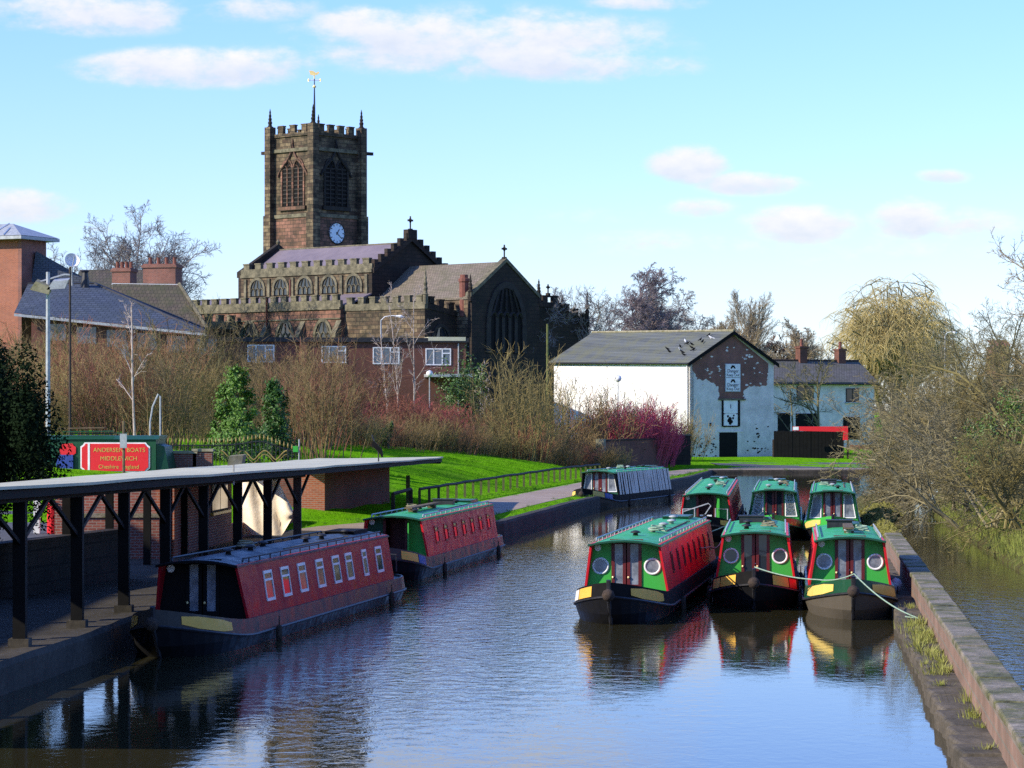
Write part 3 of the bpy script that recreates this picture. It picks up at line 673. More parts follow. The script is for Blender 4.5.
# loose things lying on the roofs
SHORT = ['dark roofed boat beside the shed', 'green roofed boat beyond the dark one', 'leftmost front boat', 'middle front boat', 'rightmost front boat', 'stern first back boat', 'lattice windowed back boat', 'rightmost back boat', 'far boat by the towpath']
for o, sh_ in zip([o for o in C.objects if o.get('category') == 'narrowboat'], SHORT):
    rr = random.Random(sh_); MW = Matrix.Translation(o.location) @ Matrix.Rotation(o.rotation_euler.z, 4, 'Z'); Lr = max(c.bound_box[6][1] for c in o.children if c.name.startswith('roof') and not c.name.startswith('roof_')) 
    def lay(name, label, cat, m, mn, x, y, z=1.645, rz=0):
        q = m.build(name, M[mn], None, False); q.location = MW @ Vector((x, y, z)); q.rotation_euler = (0, 0, o.rotation_euler.z + rz); tag(q, label, cat, name.replace('_', ' ') + 's on the boat roofs')
    m = MB(); P = [(.20*math.cos(a*.5) * (1 - a*.012), .20*math.sin(a*.5) * (1 - a*.012), .015 + .004*a) for a in range(34)]; m.tube(P, .02, 5); lay('rope_coil', 'coil of rope lying on the roof of the ' + sh_, 'rope', m, 'rope' if rr.random() < .4 else 'lichen', rr.choice((-.3,.3)), Lr*rr.uniform(.25,.5))
    if Lr > 8:
        L = Lr*.4; m = MB(); m.tube([(0,0,0),(0,L,.0)], .024, 6); m.tube([(0,L,0),(.0,L+.2,.02),(.08,L+.26,.02)], .014, 4); lay('boat_pole', 'wooden boat pole lying on the roof of the ' + sh_, 'pole', m, 'wood', .42, Lr*.35, 1.61)
    if sh_.startswith(('middle', 'rightmost', 'green')):
        m = MB(); m.box(-.3,-.16,0,.3,.16,.17); m.box(-.33,-.19,.17,.33,.19,.2); lay('roof_box', 'small dark locker box on the roof of the ' + sh_, 'box', m, 'iron', -.15, Lr*.7, 1.61)

# mooring ropes
def rope(name, label, pts, sag, r=.015):
    P = []; pts = [Vector(p) for p in pts]
    for a, b, sg in zip(pts, pts[1:], sag):
        for i in range(10):
            t = i/10; q = a.lerp(b, t); q.z -= sg*4*t*(1-t); P.append(q)
    P.append(pts[-1]); m = MB(); m.tube(P, r, 5); tag(m.build(name, M['rope'], None, True), label, 'rope', 'mooring ropes')
bB, bC = Vector((5.34, 59.45, 1.0)), Vector((7.18, 56.65, 1.02))
rope('mooring_rope', 'pale rope slung between the two right hand front bows', [bB, (6.6, 58.2, .80), bC], [.06, .06])
rope('mooring_rope', 'pale green rope running from a bow down to the stone ledge', [bC, (8.05, 53.4, .34), (7.9, 54.2, .31), (8.15, 55, .31)], [.12, .0, 0])
rope('mooring_rope', 'thin rope tied across the sterns in the middle of the boats', [(4.5, 75.0, .95), (6.5, 83, .85), (8.5, 91.2, 1.0)], [.1, .1], .016)
rope('mooring_rope', 'dark looped rope hanging from the nearest red boat over to its neighbour', [(3.9, 66, 1.45), (5.0, 68.0, 1.0), (5.5, 70, 1.2)], [.15, .15], .02)
m = MB(); rr = random.Random(3)
vs = []
for i in range(6):
    row = []
    for j in range(10):
        a = 2*math.pi*j/10; e = (i/5)*math.pi; rad = .13*math.sin(e) + .012; row.append((rad*math.cos(a)*rr.uniform(.8,1.2), rad*math.sin(a)*rr.uniform(.8,1.2), .19 - .17*math.cos(e)*rr.uniform(.85,1.1)))
    vs.append(row + [row[0]])
m.grid(vs); o = m.build('bundle', M['pink'], None, True); o.location = (wallx(62)-.30, 62, .24); tag(o, 'small white and pink bundle lying on the ledge beside the boat', 'bundle')
# ------------------------------------------------------------------ open shed on the wharf
Z0 = .51
def shx(Y): return -8.2 + .0844*(Y - 45)
sh = thing('open_shed', 'long open fronted timber shed with pale felt roof on dark posts along the quay', 'shed', (0,0,0))
def roofz(Y): return 3.22 - .0113*(Y - 45)
FR = [(-9.1,33.0),(-7.85,45),(-6.6,59),(-5.35,73.2),(-4.2,90),(-3.5,100),(-2.85,112)]
BK = [(-12.4,33.3),(-11.4,45),(-10.2,59),(-9.0,73.2),(-8.2,90),(-8.0,100),(-7.8,112.4)]
m = MB(); rows = []
for i in range(len(FR)-1):
    for t in (0,.25,.5,.75):
        (ax,ay),(bx,by) = FR[i], FR[i+1]; (cx,cy),(dx,dy) = BK[i], BK[i+1]
        f = Vector((ax+(bx-ax)*t, ay+(by-ay)*t, 0)); b = Vector((cx+(dx-cx)*t, cy+(dy-cy)*t, 0))
        w = rng.uniform(-.006,.006); rows.append([Vector((*f.lerp(b,u).xy, roofz(f.y) + w - max(.03, .17 - .006*max(0, f.y - 50))*u + .008*math.sin(u*9+f.y*.5))) for u in (0,.02,.2,.4,.6,.8,1)])
f = Vector((*FR[-1],0)); b = Vector((*BK[-1],0)); rows.append([Vector((*f.lerp(b,u).xy, roofz(112) - .10*u + .02)) for u in (0,.02,.2,.4,.6,.8,1)])
m.grid(rows); bt = [[p - Vector((0,0,.05)) for p in r] for r in rows]; m.grid([r[::-1] for r in bt])
m.grid([[p[0], q[0]] for p, q in zip(bt, rows)]); m.grid([[p[-1], q[-1]] for p, q in zip(rows, bt)]); m.grid([[a, b] for a, b in zip(rows[-1], bt[-1])]); m.grid([[a, b] for a, b in zip(bt[0], rows[0])])
rf = m.build('roof', M['felt'], sh)
m = MB()
for (ax,ay),(bx,by) in zip(FR, FR[1:]):
    a, b = Vector((ax-.06,ay,roofz(ay)-.20)), Vector((bx-.06,by,roofz(by)-.20)); m.prism([a, b, b + Vector((0,0,.135)), a + Vector((0,0,.135))], (-.07,0,0))
a, b = Vector((-2.95,111.9,roofz(112)-.27)), Vector((-7.75,112.3,roofz(112)-.30)); m.prism([a, b, b + Vector((0,0,.2)), a + Vector((0,0,.2))], (0,-.07,0))
m.build('fascia', M['black'], rf)
PY = [45, 48.9, 52.6, 56.4, 60.4, 64.5, 68.6, 73.2]
m = MB()
m.prism([(shx(34)-.1,34,roofz(34)-.28),(shx(34)+.1,34,roofz(34)-.28),(shx(34)+.1,34,roofz(34)-.07),(shx(34)-.1,34,roofz(34)-.07)], Vector((shx(74)-shx(34),40,roofz(74)-roofz(34))))
for Y in [PY[0]-8, PY[0]-4] + PY:
    m.prism([(shx(Y),Y-.06,roofz(Y)-.26),(shx(Y),Y+.06,roofz(Y)-.26),(shx(Y),Y+.06,roofz(Y)-.08),(shx(Y),Y-.06,roofz(Y)-.08)], (-3.2,0,-.16))
m.build('roof_beam', M['black'], sh)
for Y in [PY[0]-8, PY[0]-4] + PY:
    x = shx(Y); m = MB(); m.box(x-.105, Y-.105, .45, x+.105, Y+.105, roofz(Y)-.27); ps = m.build('post', M['black' if Y != 73.2 else 'wood_dark'], sh)
    m = MB(); m.box(x-.17, Y-.17, .45, x+.17, Y+.17, .66); m.build('post_foot', M['concrete'], ps)
    for sg in (-1, 1):
        a = Vector((x, Y + sg*.1, roofz(Y)-1.0)); b = Vector((x + sg*.0844*1.95, Y + sg*2.0, roofz(Y)-.27))
        m = MB(); m.prism([a + Vector((-.03,0,0)), a + Vector((.03,0,0)), a + Vector((.03,0,.075)), a + Vector((-.03,0,.075))], b - a); m.build('brace', M['wood_dark' if (Y, sg) in ((45,1),(48.9,1)) else 'black'], sh)
    m = MB(); m.box(x-3.15, Y-.1, .45, x-2.97, Y+.1, roofz(Y)-.3); m.build('rear_post', M['black'], sh)
# unseen building added beyond the left edge to throw shade over the wharf
bh = thing('shade_block', 'unseen brick block added outside the left edge of the view to shade the wharf', 'shade_block', (-30, 18, 0))
m = MB(); m.box(0,0,.2,7.5,45,8.8); m.build('wall', M['brick'], bh)
m = MB(); m.prism([(-.4,-.3,8.6),(3.75,-.3,11.3),(3.75,45.3,11.3),(-.4,45.3,8.6)], (0,0,.15)); m.prism([(7.9,-.3,8.6),(3.75,-.3,11.3),(3.75,45.3,11.3),(7.9,45.3,8.6)], (0,0,.15)); m.build('roof', M['slate'], bh)
# brick building standing behind the shed posts
bb = thing('brick_workshop', 'red brick workshop with one dark window standing behind the shed posts', 'workshop', (-9.05,72,0), -math.atan(.08))
m = MB(); m.box(-3.2, 0, .3, 0, 8.6, 2.45); m.box(-.3, 8.601, .3, -.02, 21, 1.0); wl = m.build('wall', M['brick'], bb)
m = MB(); m.box(.002, -.03, .3, .05, .42, 2.44); m.box(-.45, -.05, .3, -.03, -.002, 2.44); m.build('brick_pier', M['brick_orange'], bb)
m = MB(); m.box(-.02, 5.35, 1.5, .02, 7.9, 2.35); f = m.build('window', M['wood_dark'], bb)
m = MB(); m.box(.02, 5.45, 1.56, .028, 6.6, 2.3); m.box(.02, 6.68, 1.56, .028, 7.8, 2.3); m.build('pane', M['glass'], f)
m = MB(); m.box(-.02, 5.25, 1.42, .10, 8.0, 1.5); m.build('sill', M['gold'], f)
lw = thing('low_brick_wall', 'low red brick wall with pale coping slabs and a sunlit patch behind the shed posts', 'wall', (-11.6,71.0,0), 0)
m = MB(); m.box(0, 0, .3, 2.32, .36, 1.62); m.build('brickwork', M['brick'], lw)
m = MB(); m.box(-.05, -.05, 1.62, 1.2, .41, 1.72); m.box(1.22, -.05, 1.62, 2.37, .41, 1.715); m.build('coping', M['coping'], lw)
# dark wall behind the near posts
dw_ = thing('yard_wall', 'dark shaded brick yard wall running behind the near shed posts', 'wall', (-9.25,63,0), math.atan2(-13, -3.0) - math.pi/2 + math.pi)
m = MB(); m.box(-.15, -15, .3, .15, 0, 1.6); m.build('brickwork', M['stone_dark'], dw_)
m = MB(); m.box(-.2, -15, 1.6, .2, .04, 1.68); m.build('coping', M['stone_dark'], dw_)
# brick end building under the far end of the roof
eb = thing('brick_store', 'dark brick store with corner coloured sunlit orange under the overhanging end of the shed roof', 'store', (-6.75,97.5,0), -math.atan(.178))
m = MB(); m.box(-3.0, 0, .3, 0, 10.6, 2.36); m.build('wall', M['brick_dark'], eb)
m = MB(); m.box(-1.1, -.05, .3, -.003, -.002, 2.36); m.build('painted_sunlit_corner', M['brick_orange'], eb)  # orange face stands in for sunlight on the dark brick corner
m = MB(); m.box(-3.0, .0, 2.362, .1, 10.5, 2.44); m.build('wall_plate', M['black'], eb)
# pale sheet hanging behind the posts
m = MB(); rows = []
for i in range(25):
    t = i/24; x = -8.30 + 1.62*t; Y = 82.6 - .5*t; zb = .62 + .55*max(0, t-.8)/.2; zt = 2.62 - (0 if t < .62 else (t-.62)/.38*1.2)
    rows.append([(x, Y + .06*math.sin(t*17 + v*3) + .05*math.sin(t*8+v*7) + .04*math.sin((t+v)*13), zb + (zt - zb)*v) for v in (0,.12,.25,.4,.55,.7,.85,1)])
m.grid([r[::-1] for r in rows]); m.grid([[Vector(p) + Vector((0,.015,0)) for p in r] for r in rows])
tag(m.build('hanging_sheet', M['cream'], None, True), 'white creased sheet hung behind the shed posts, cut slantwise on its right', 'sheet')
# floodlights on the roof
def roof_lamp(x, Y, label, dark):
    z = roofz(Y) - .05; t = thing('floodlight', label, 'floodlight', (x, Y, z), 0, 'floodlights on the shed roof')
    m = MB(); m.tube([(0,0,-.25 if not dark else 0), (0,0,.22), (.10,-.12,.30)] if not dark else [(0,0,0),(0,0,.35),(-.10,0,.55),(-.22,0,.95)], .025, 5); m.build('bracket', M['steel' if not dark else 'iron'], t)
    m = MB()
    if dark: m.prism([(-.25,-.06,.62),(.02,-.06,.36),(.10,-.06,.20),(.16,-.06,.20),(.12,-.06,.46),(-.16,-.06,.74)], (0,.14,0))
    else: m.prism([(-.10,-.35,.20),(.22,-.28,.24),(.26,-.28,.44),(-.06,-.35,.42)], (.05,.24,.02))
    m.build('lamp_head', M['lichen' if not dark else 'black'], t)
roof_lamp(-6.45, 62.5, 'small pale floodlight on the front edge of the shed roof', False)
roof_lamp(-4.45, 90.0, 'black tilted floodlight on a short stand near the far end of the shed roof', True)
# things in the yard behind the wall
def yard(name, label, cat, px, Y, fn, mname):
    m = MB(); fn(m); o = m.build(name, M[mname]); x = (px-512)/F*Y; o.location = (x, Y, gz(x, Y)); return tag(o, label, cat)
yard('white_post', 'white post left of the red gas bottle in the yard', 'post', 37, 80, lambda m: m.box(-.09,-.09,0,.09,.09,1.35), 'dish')
yard('gas_bottle', 'red gas bottle standing in the yard behind the dark wall', 'gas bottle', 52, 80, lambda m: m.lathe([(.13,0),(.15,.05),(.15,.85),(.10,.98),(.05,1.02),(.06,1.12),(.01,1.13)], n=12), 'bright_red')
yard('water_barrel', 'pale barrel standing right of the red gas bottle in the yard', 'barrel', 65, 82, lambda m: m.lathe([(.24,0),(.27,.1),(.29,.55),(.27,1.0),(.24,1.25),(.02,1.27)], n=14), 'render')
yard('timber_frame', 'pale upright timber door frame standing in the yard', 'frame', 109, 84, lambda m: (m.box(-.32,-.05,0,-.22,.05,1.55), m.box(.22,-.05,0,.32,.05,1.55), m.box(-.32,-.05,1.55,.32,.05,1.65)), 'render')
yard('plank_stack', 'stack of straw coloured planks leaning in the yard', 'planks', 90, 82, lambda m: [m.prism([(-.35+.12*k,0,0),(-.25+.12*k,0,0),(-.2+.06*k,.5,1.5-.1*k),(-.3+.06*k,.5,1.5-.1*k)], (0,.05,0)) for k in range(6)], 'wood')

# ------------------------------------------------------------------ red boat laid up in the yard
yb = thing('laid_up_boat', 'red lettered boat with green roof laid up in the yard behind the shed', 'narrowboat', (gp(118,472,2.0).x, 105, 0), R(-4))
g0 = gz(-15, 105)
m = MB(); m.prism([(-5,0,1.0),(2.0,0,1.0),(2.3,0,1.95),(-5,0,1.95)], (0,2,0)); m.build('hull', M['hull_black'], yb)
for x in (-3.5, 1.0):
    m = MB(); m.box(x-.2,-.05,g0-.6,x+.2,2.05,1.0); m.build('timber_block', M['wood_dark'], yb)
m = MB(); m.box(-5,.06,1.95,1.55,1.94,3.28); m.build('cabin', M['green_dark'], yb)
m = MB(); m.prism([(-5.05,-.02,3.28),(1.65,-.02,3.28),(1.65,.4,3.42),(-5.05,.4,3.42)], (0,1.5,0)); m.build('roof', M['green_dark'], yb)
m = MB(); m.prism([(1.56,.1,1.96),(2.05,.25,1.96),(1.85,.25,3.0),(1.56,.1,3.1)], (0,1.5,0)); m.build('bow_cover', M['green_dark'], yb)
def sign_poly(x0, x1, z0, z1, c): return [(x0+c,0,z0),(x1-c,0,z0),(x1-c*.6,0,z0+c*.6),(x1,0,z0+c),(x1,0,z1-c),(x1-c*.6,0,z1-c*.6),(x1-c,0,z1),(x0+c,0,z1),(x0+c*.6,0,z1-c*.6),(x0,0,z1-c),(x0,0,z0+c),(x0+c*.6,0,z0+c*.6)]
m = MB(); m.prism([(x,.03,z) for x,_,z in sign_poly(-1.42,1.32,2.0,3.16,.16)], (0,.03,0)); m.build('panel_border', M['dish'], yb)
m = MB(); m.prism([(x,.0,z) for x,_,z in sign_poly(-1.36,1.26,2.05,3.11,.15)], (0,.029,0)); sp_ = m.build('sign_panel', M['bright_red'], yb)
m = MB(); m.box(-1.12,-.012,2.04,-1.04,-.002,3.14); m.build('white_strip', M['dish'], sp_)
lettering('ANDERSEN  BOATS', .235, M['gold'], sp_, (.12, -.006, 2.86), (R(90),0,0)); lettering('MIDDLEWICH', .235, M['gold'], sp_, (.1, -.006, 2.53), (R(90),0,0)); lettering('Cheshire  England', .22, M['gold'], sp_, (.1, -.006, 2.21), (R(90),0,0))
m = MB(); m.prism([(x,.02,z) for x,_,z in sign_poly(-2.25,-1.6,2.6,3.12,.14)], (0,.03,0)); m.build('small_panel', M['bright_red'], yb)
m = MB(); m.box(-2.35,-.05,1.8,-1.7,.05,2.68); m.build('blue_sheet', M['blue_tarp'], yb)
for k, (x0, x1, z) in enumerate([(-2.2,-.2,3.55),(-2.6,-.6,3.68),(-2.0,0.2,3.47)]):
    m = MB(); m.prism([(x0,.3+.3*k,z),(x1,.3+.3*k,z+.03),(x1,.3+.3*k,z+.07),(x0,.3+.3*k,z+.04)], (0,.25,0)); m.build('roof_plank', M['wood' if k == 1 else 'green_dark'], yb)
t = thing('slim_post', 'slim pale post with a meter box standing in front of the red lettered boat', 'post', (gp(131,472,2.0).x, 103.5, gz(-14.6,103.5)))
m = MB(); m.tube([(0,0,0),(0,0,4.0-gz(-14.6,103.5))], .055, 6); m.build('post', M['wood'], t); m = MB(); m.box(-.13,-.12,1.05,.13,-.04,1.6); m.build('meter_box', M['steel'], t)
t = thing('bent_pipe', 'pale bent pipe arching up beside the red lettered boat', 'pipe', (pt(152,25.7).x, 106, gz(-14,106)))
m = MB(); m.tube([(-.2,0,0),(-.2,0,2.0),(-.1,0,2.6),(.12,0,3.1),(.2,0,3.0),(.2,0,0)], .035, 6); t2 = m.build('pipe', M['steel'], t)

# ornamental railing and brick piers behind the shed roof
rl = thing('ornamental_railing', 'dark ornamental railing with gold spear tips and wavy gold arches behind the shed roof', 'railing', (0,0,0))
Yr = 108; s_ = F/Yr
def rx(px): return (px-512)/s_
m = MB(); tp = MB(); zc = []
for i in range(36):
    px = 160 + i*4.0; h = 441 + (-4*math.exp(-((px-262)/22)**2)) + (0 if px < 262 else (px-262)*.22); z = CAMZ - (h-HZ)/s_
    zc.append((rx(px), Yr, z-.18)); m.tube([(rx(px),Yr,z-1.3),(rx(px),Yr,z-.1)], .016, 4); tp.lathe([(.01,-.09),(.036,-.02),(.025,.05),(.004,.13)], (rx(px),Yr,z), 6)
m.tube(zc, .022, 4); m.tube([(a,b,c-.9) for a,b,c in zc], .022, 4); m.build('railings', M['iron'], rl); tp.build('spear_tips', M['ochre_dull'], rl)
m = MB()
for k in range(3):
    P = []
    for i in range(13):
        t = i/12; px = 222 + 22*k + 22*t; P.append((rx(px), Yr-.5, CAMZ - (459 - 9*abs(math.sin(math.pi*(t-.5)))**1.5*1 + .5 - HZ)/s_))
    m.tube(P, .028, 5); m.tube([(a,b,c-.14) for a,b,c in P], .016, 5)
m.build('arch_rail', M['ochre_dull'], rl)
for px, w, lab in ((186,.55,'low red brick pier left of the evergreens, nearer the red boat'),(206,.38,'slightly taller brick pier with pale cap beside the evergreens')):
    t = thing('brick_pier', lab, 'pier', (rx(px), Yr-1.0, 0)); zt = CAMZ - ((453 if px < 200 else 451)-HZ)/s_
    m = MB(); m.box(-w,-.25,gz(rx(px),Yr)-.6,w,.25,zt); m.build('brickwork', M['brick'], t); m = MB(); m.box(-w-.05,-.3,zt,w+.05,.3,zt+.1); m.build('cap', M['lichen'], t)
t = thing('sign_post', 'thin pole with small green sign near the shed roof and evergreens', 'sign', (rx(299), Yr, gz(rx(299),Yr)))
m = MB(); m.tube([(0,0,0),(0,0,2.9-gz(rx(299),Yr)+.35)], .03, 5); m.build('pole', M['steel'], t); m = MB(); m.box(-.24,-.05,2.74-gz(rx(299),Yr),-.04,-.02,2.9-gz(rx(299),Yr)+.08); m.build('sign_plate', M['green'], t)

# ------------------------------------------------------------------ warehouse
WY, WA = 215.0, R(31)
wx = pt(690, F/WY).x
W = thing('warehouse', 'white rendered canal warehouse with patched brick gable and mossy slate roof', 'warehouse', (wx, WY, 0), WA)
# local: x along the gable to the right/away, y along the long wall away from us (to the left)
WL, WW, ZE, ZA = 20.5, 8.25, 8.15, 10.55
m = MB(); m.prism([(0,0,0),(WW,0,0),(WW,0,ZE),(WW/2,0,ZA),(0,0,ZE)], (0,.35,0)); gab = m.build('gable_wall', M['render'], W)
m = MB(); m.prism([(0,0,0),(0,0,ZE),(0,WL,ZE+.35),(0,WL,0)], (.35,0,0)); m.box(WW-.35,.36,0,WW,WL,ZE); m.prism([(.36,WL-.35,0),(WW-.36,WL-.35,0),(WW-.36,WL-.35,ZE),(WW/2,WL-.35,ZA),(.36,WL-.35,ZE)], (0,.3,0)); m.v = [(x,y,z) for x,y,z in m.v]
m.build('side_wall', M['white'], W)
m = MB(); ov = .32
for sx in (-1, 1):
    xe = WW/2 + sx*(WW/2 + ov); ze = ZE - ov*(ZA-ZE)/(WW/2)
    m.prism([(xe,-.25,ze+.03),(WW/2,-.25,ZA+.03),(WW/2,WL+.3,ZA+.40),(xe,WL+.3,ze+.40)], (0,0,.12))
rf = m.build('roof', M['slate'], W)
m = MB(); m.tube([(WW/2,-.27,ZA+.17),(WW/2,WL+.3,ZA+.54)], .11, 6); m.build('ridge', M['lichen'], rf)
m = MB()
for sx in (-1, 1):
    xe = WW/2 + sx*(WW/2 + ov + .03); ze = ZE - (ov+.03)*(ZA-ZE)/(WW/2)
    m.prism([(xe,-.30,ze-.16),(WW/2,-.30,ZA-.16),(WW/2,-.30,ZA+.14),(xe,-.30,ze+.14)], (0,.05,0))
m.build('bargeboard', M['black'], rf)
m = MB(); m.tube([(-.30,-.2,ZE-.12),(-.30,WL+.2,ZE+.22)], .09, 6); m.build('gutter', M['iron'], rf)
m = MB(); m.tube([(-.12,.25,ZE-.2),(-.08,.25,.2)], .05, 6); m.build('drainpipe', M['dish'], W)
# exposed brick with an uneven lower edge
pr = random.Random(11)
edge = [(.42,7.3),(.75,6.8),(1.9,6.72),(2.4,6.4),(2.8,6.05),(2.8,5.27),(5.3,5.27),(5.2,5.75),(5.7,6.2),(6.5,6.3),(7.5,6.3),(7.6,6.9),(7.72,7.7)]
fine = []
for (a, b), (c, d) in zip(edge, edge[1:]):
    for i in range(5): t = i/5; fine.append((a+(c-a)*t + pr.uniform(-.10,.10), b+(d-b)*t + pr.uniform(-.10,.10)))
top = [(7.72,8.1),(WW/2,ZA-.12),(.22,8.1),(.24,7.5)]
m = MB(); m.prism([(x,-.012,z) for x, z in fine + top], (0,.02,0)); m.build('bare_brick', M['brick'], gab)
m = MB()
def blot(x, z, r, y=-.02):
    k = pr.randrange(6, 10); m.prism([(x + r*math.cos(2*math.pi*i/k)*pr.uniform(.5,1.3), y, z + r*.6*math.sin(2*math.pi*i/k)*pr.uniform(.5,1.3)) for i in range(k)], (0,.012,0))
for _ in range(46):
    x = pr.uniform(.8,7.2); z = pr.uniform(6.2, ZE + 2.0*(1-abs(x-WW/2)/(WW/2))-.1)
    if not (3.1 < x < 5.0 and z < 8.2): blot(x, z, pr.uniform(.05,.17))
m.build('paint_flakes', M['render'], gab)
m = MB()
for _ in range(60):
    x = pr.choice((pr.uniform(.2,2.6), pr.uniform(5.4,7.7))); z = abs(pr.gauss(0,1.0))+.5
    if z < 3.8: blot(x, z, pr.uniform(.04,.17), -.006)
m.build('bare_patches', M['stone_dark'], gab)
# signs, hatch and doorway
m = MB(); m.box(3.38,-.075,5.80,4.90,-.03,8.06); m.build('sign_frame', M['steel'], gab)
for z in (5.86, 6.98):
    m = MB(); m.box(3.44,-.09,z,4.84,-.076,z+1.05); sg = m.build('danger_sign', M['dish'], W)
    m = MB(); m.prism([(3.88,-.1,z+.70),(4.02,-.1,z+.95),(4.26,-.1,z+.95),(4.40,-.1,z+.70),(4.27,-.1,z+.68),(4.14,-.1,z+.82),(4.0,-.1,z+.68)], (0,.008,0)); m.build('warning_mark', M['black'], sg)
    lettering('Danger', .38, M['black'], sg, (4.14,-.096,z+.49), (R(90),0,0)); lettering('Keep Out', .31, M['black'], sg, (4.14,-.096,z+.17), (R(90),0,0))
m = MB(); m.box(2.75,-.12,5.13,5.4,-.013,5.27); m.build('lintel', M['stone_trim'], W)
m = MB(); m.box(3.08,-.07,3.0,3.24,-.013,5.12); m.box(4.66,-.07,3.0,4.86,-.013,5.12); m.box(3.24,-.06,2.98,4.66,-.013,3.08); hf = m.build('hatch', M['black'], W)
m = MB(); m.box(3.25,-.03,3.09,4.65,-.014,4.05); m.box(3.25,-.034,4.08,4.65,-.014,5.11); m.build('hatch_leaf', M['white'], hf)
m = MB(); m.box(3.93,-.045,4.45,3.98,-.035,4.8)
for dx, dz, r in ((0,0,.17),(-.12,-.14,.15),(.14,-.22,.15),(-.2,.22,.10),(.30,.06,.10),(.38,.28,.08),(.02,-.34,.14)): m.disc((3.88+dx,-.034,3.62+dz), (1,0,0), (0,0,1), r, 9, .008)
m.box(3.25,-.045,4.0,3.4,-.034,4.06); m.box(4.5,-.045,4.0,4.65,-.034,4.06); m.build('painted_blot', M['black'], hf)
m = MB(); m.box(2.85,-.02,.2,4.62,-.004,2.55); dr = m.build('doorway', M['black'], W)
m = MB(); m.box(4.62,-.03,.2,5.02,-.004,2.55); m.build('door_reveal', M['render'], dr)
m = MB(); m.box(2.7,-.05,2.55,5.15,-.013,2.68); m.build('door_lintel', M['render'], dr)
m = MB(); m.box(.1,-.08,3.0,.2,-.013,3.2); m.box(1.9,-.06,3.05,2.05,-.013,3.3); m.build('vent_hole', M['black'], W)
# pigeons on the warehouse roof
def pigeon_mesh(m):
    m.tube([(-.16,0,.02),(-.05,0,.06),(.04,0,.10),(.10,0,.12)], [.02,.065,.07,.04], 6); m.tube([(.09,0,.12),(.13,0,.19),(.16,0,.20),(.20,0,.185)], [.04,.04,.035,.006], 6); m.tube([(-.14,0,.03),(-.30,0,.0)], [.035,.03], 5)
    m.tube([(.0,.03,.05),(.01,.03,-.03)], .01, 3); m.tube([(.0,-.03,.05),(.01,-.03,-.03)], .01, 3)
pig = []
for mn in ('black', 'dish'):
    m = MB(); pigeon_mesh(m); o = m.build('pigeon', M[mn]); o.scale = (1.05,)*3; pig.append(o)
RM = Matrix.Translation((wx, WY, 0)) @ Matrix.Rotation(WA, 4, 'Z')
spots = [(.35,1.3,0),(.42,2.0,0),(.52,2.6,0),(.35,3.2,1),(.60,1.6,0),(.66,2.3,0),(.28,2.4,0),(.45,3.8,0),(.72,1.2,1),(.30,4.4,0),(.55,3.4,0),(.80,2.0,0),(.62,4.2,1),(.20,1.7,0),(.38,5.2,0)]
for i, (u, y, k) in enumerate(spots):
    x = -ov + (WW/2 + ov)*u; z = ZE - ov*.604 + .03 + .12 + (x + ov)*.604 + y*.017 + .05
    o = pig[k] if (i in (0, 3)) else pig[k].copy()
    if i not in (0, 3): C.objects.link(o)
    o.location = RM @ Vector((x, y, z)); o.rotation_euler = (0, 0, rng.uniform(0, 6.3))
    tag(o, 'dark pigeon resting on the mossy warehouse roof' if k == 0 else 'white pigeon resting on the mossy warehouse roof', 'pigeon', 'pigeons on the warehouse roof')
# ------------------------------------------------------------------ church
PH = R(42)
O_ = Vector((pt(372, 11).x, F/11, 0))
CH = thing('church', 'dark sandstone church with a battlemented square clock tower and long clerestory', 'church', O_, -PH)
# local x = along the nave towards us on the right, y = away behind it
def merlons(m, a, b, z, h=.55, w=.75, gap=.55, t=.35, rise=0):
    a, b = Vector(a), Vector(b); L = (b-a).length; d = (b-a)/L; n = Vector((d.y, -d.x, 0)); k = max(1, int(L/(w+gap))); st = L/k
    for i in range(k):
        p = a + d*(st*i + (st-w)/2); q = p + d*w; zz = z + rise*(i+.5)/k
        m.prism([Vector((*p.xy, zz)), Vector((*q.xy, zz)), Vector((*q.xy, zz+h)), Vector((*p.xy, zz+h))], n*-t)
        m.prism([Vector((*p.xy, zz+h)) + n*.05 - d*.05, Vector((*q.xy, zz+h)) + n*.05 + d*.05, Vector((*q.xy, zz+h+.12)) + n*.05 + d*.05, Vector((*p.xy, zz+h+.12)) + n*.05 - d*.05], n*-(t+.1))
def arch(w, h, kind='pointed', k=8):
    """outline of an arched opening, feet at z=0, centred on 0, as (u, z)"""
    P = [(-w/2, 0), (w/2, 0)]; sp = h - (w*.75 if kind == 'pointed' else w/2)
    if kind == 'pointed':
        for i in range(k+1): a = i/k; P.append((w/2*(1-a**1.6), sp + (h-sp)*math.sin(a*math.pi/2)**.9))
        for i in range(1, k+1): a = 1-i/k; P.append((-w/2*(1-a**1.6), sp + (h-sp)*math.sin(a*math.pi/2)**.9))
    else:
        for i in range(2*k+1): a = math.pi*i/(2*k); P.append((w/2*math.cos(a), sp + (h-sp)*math.sin(a)))
    return P
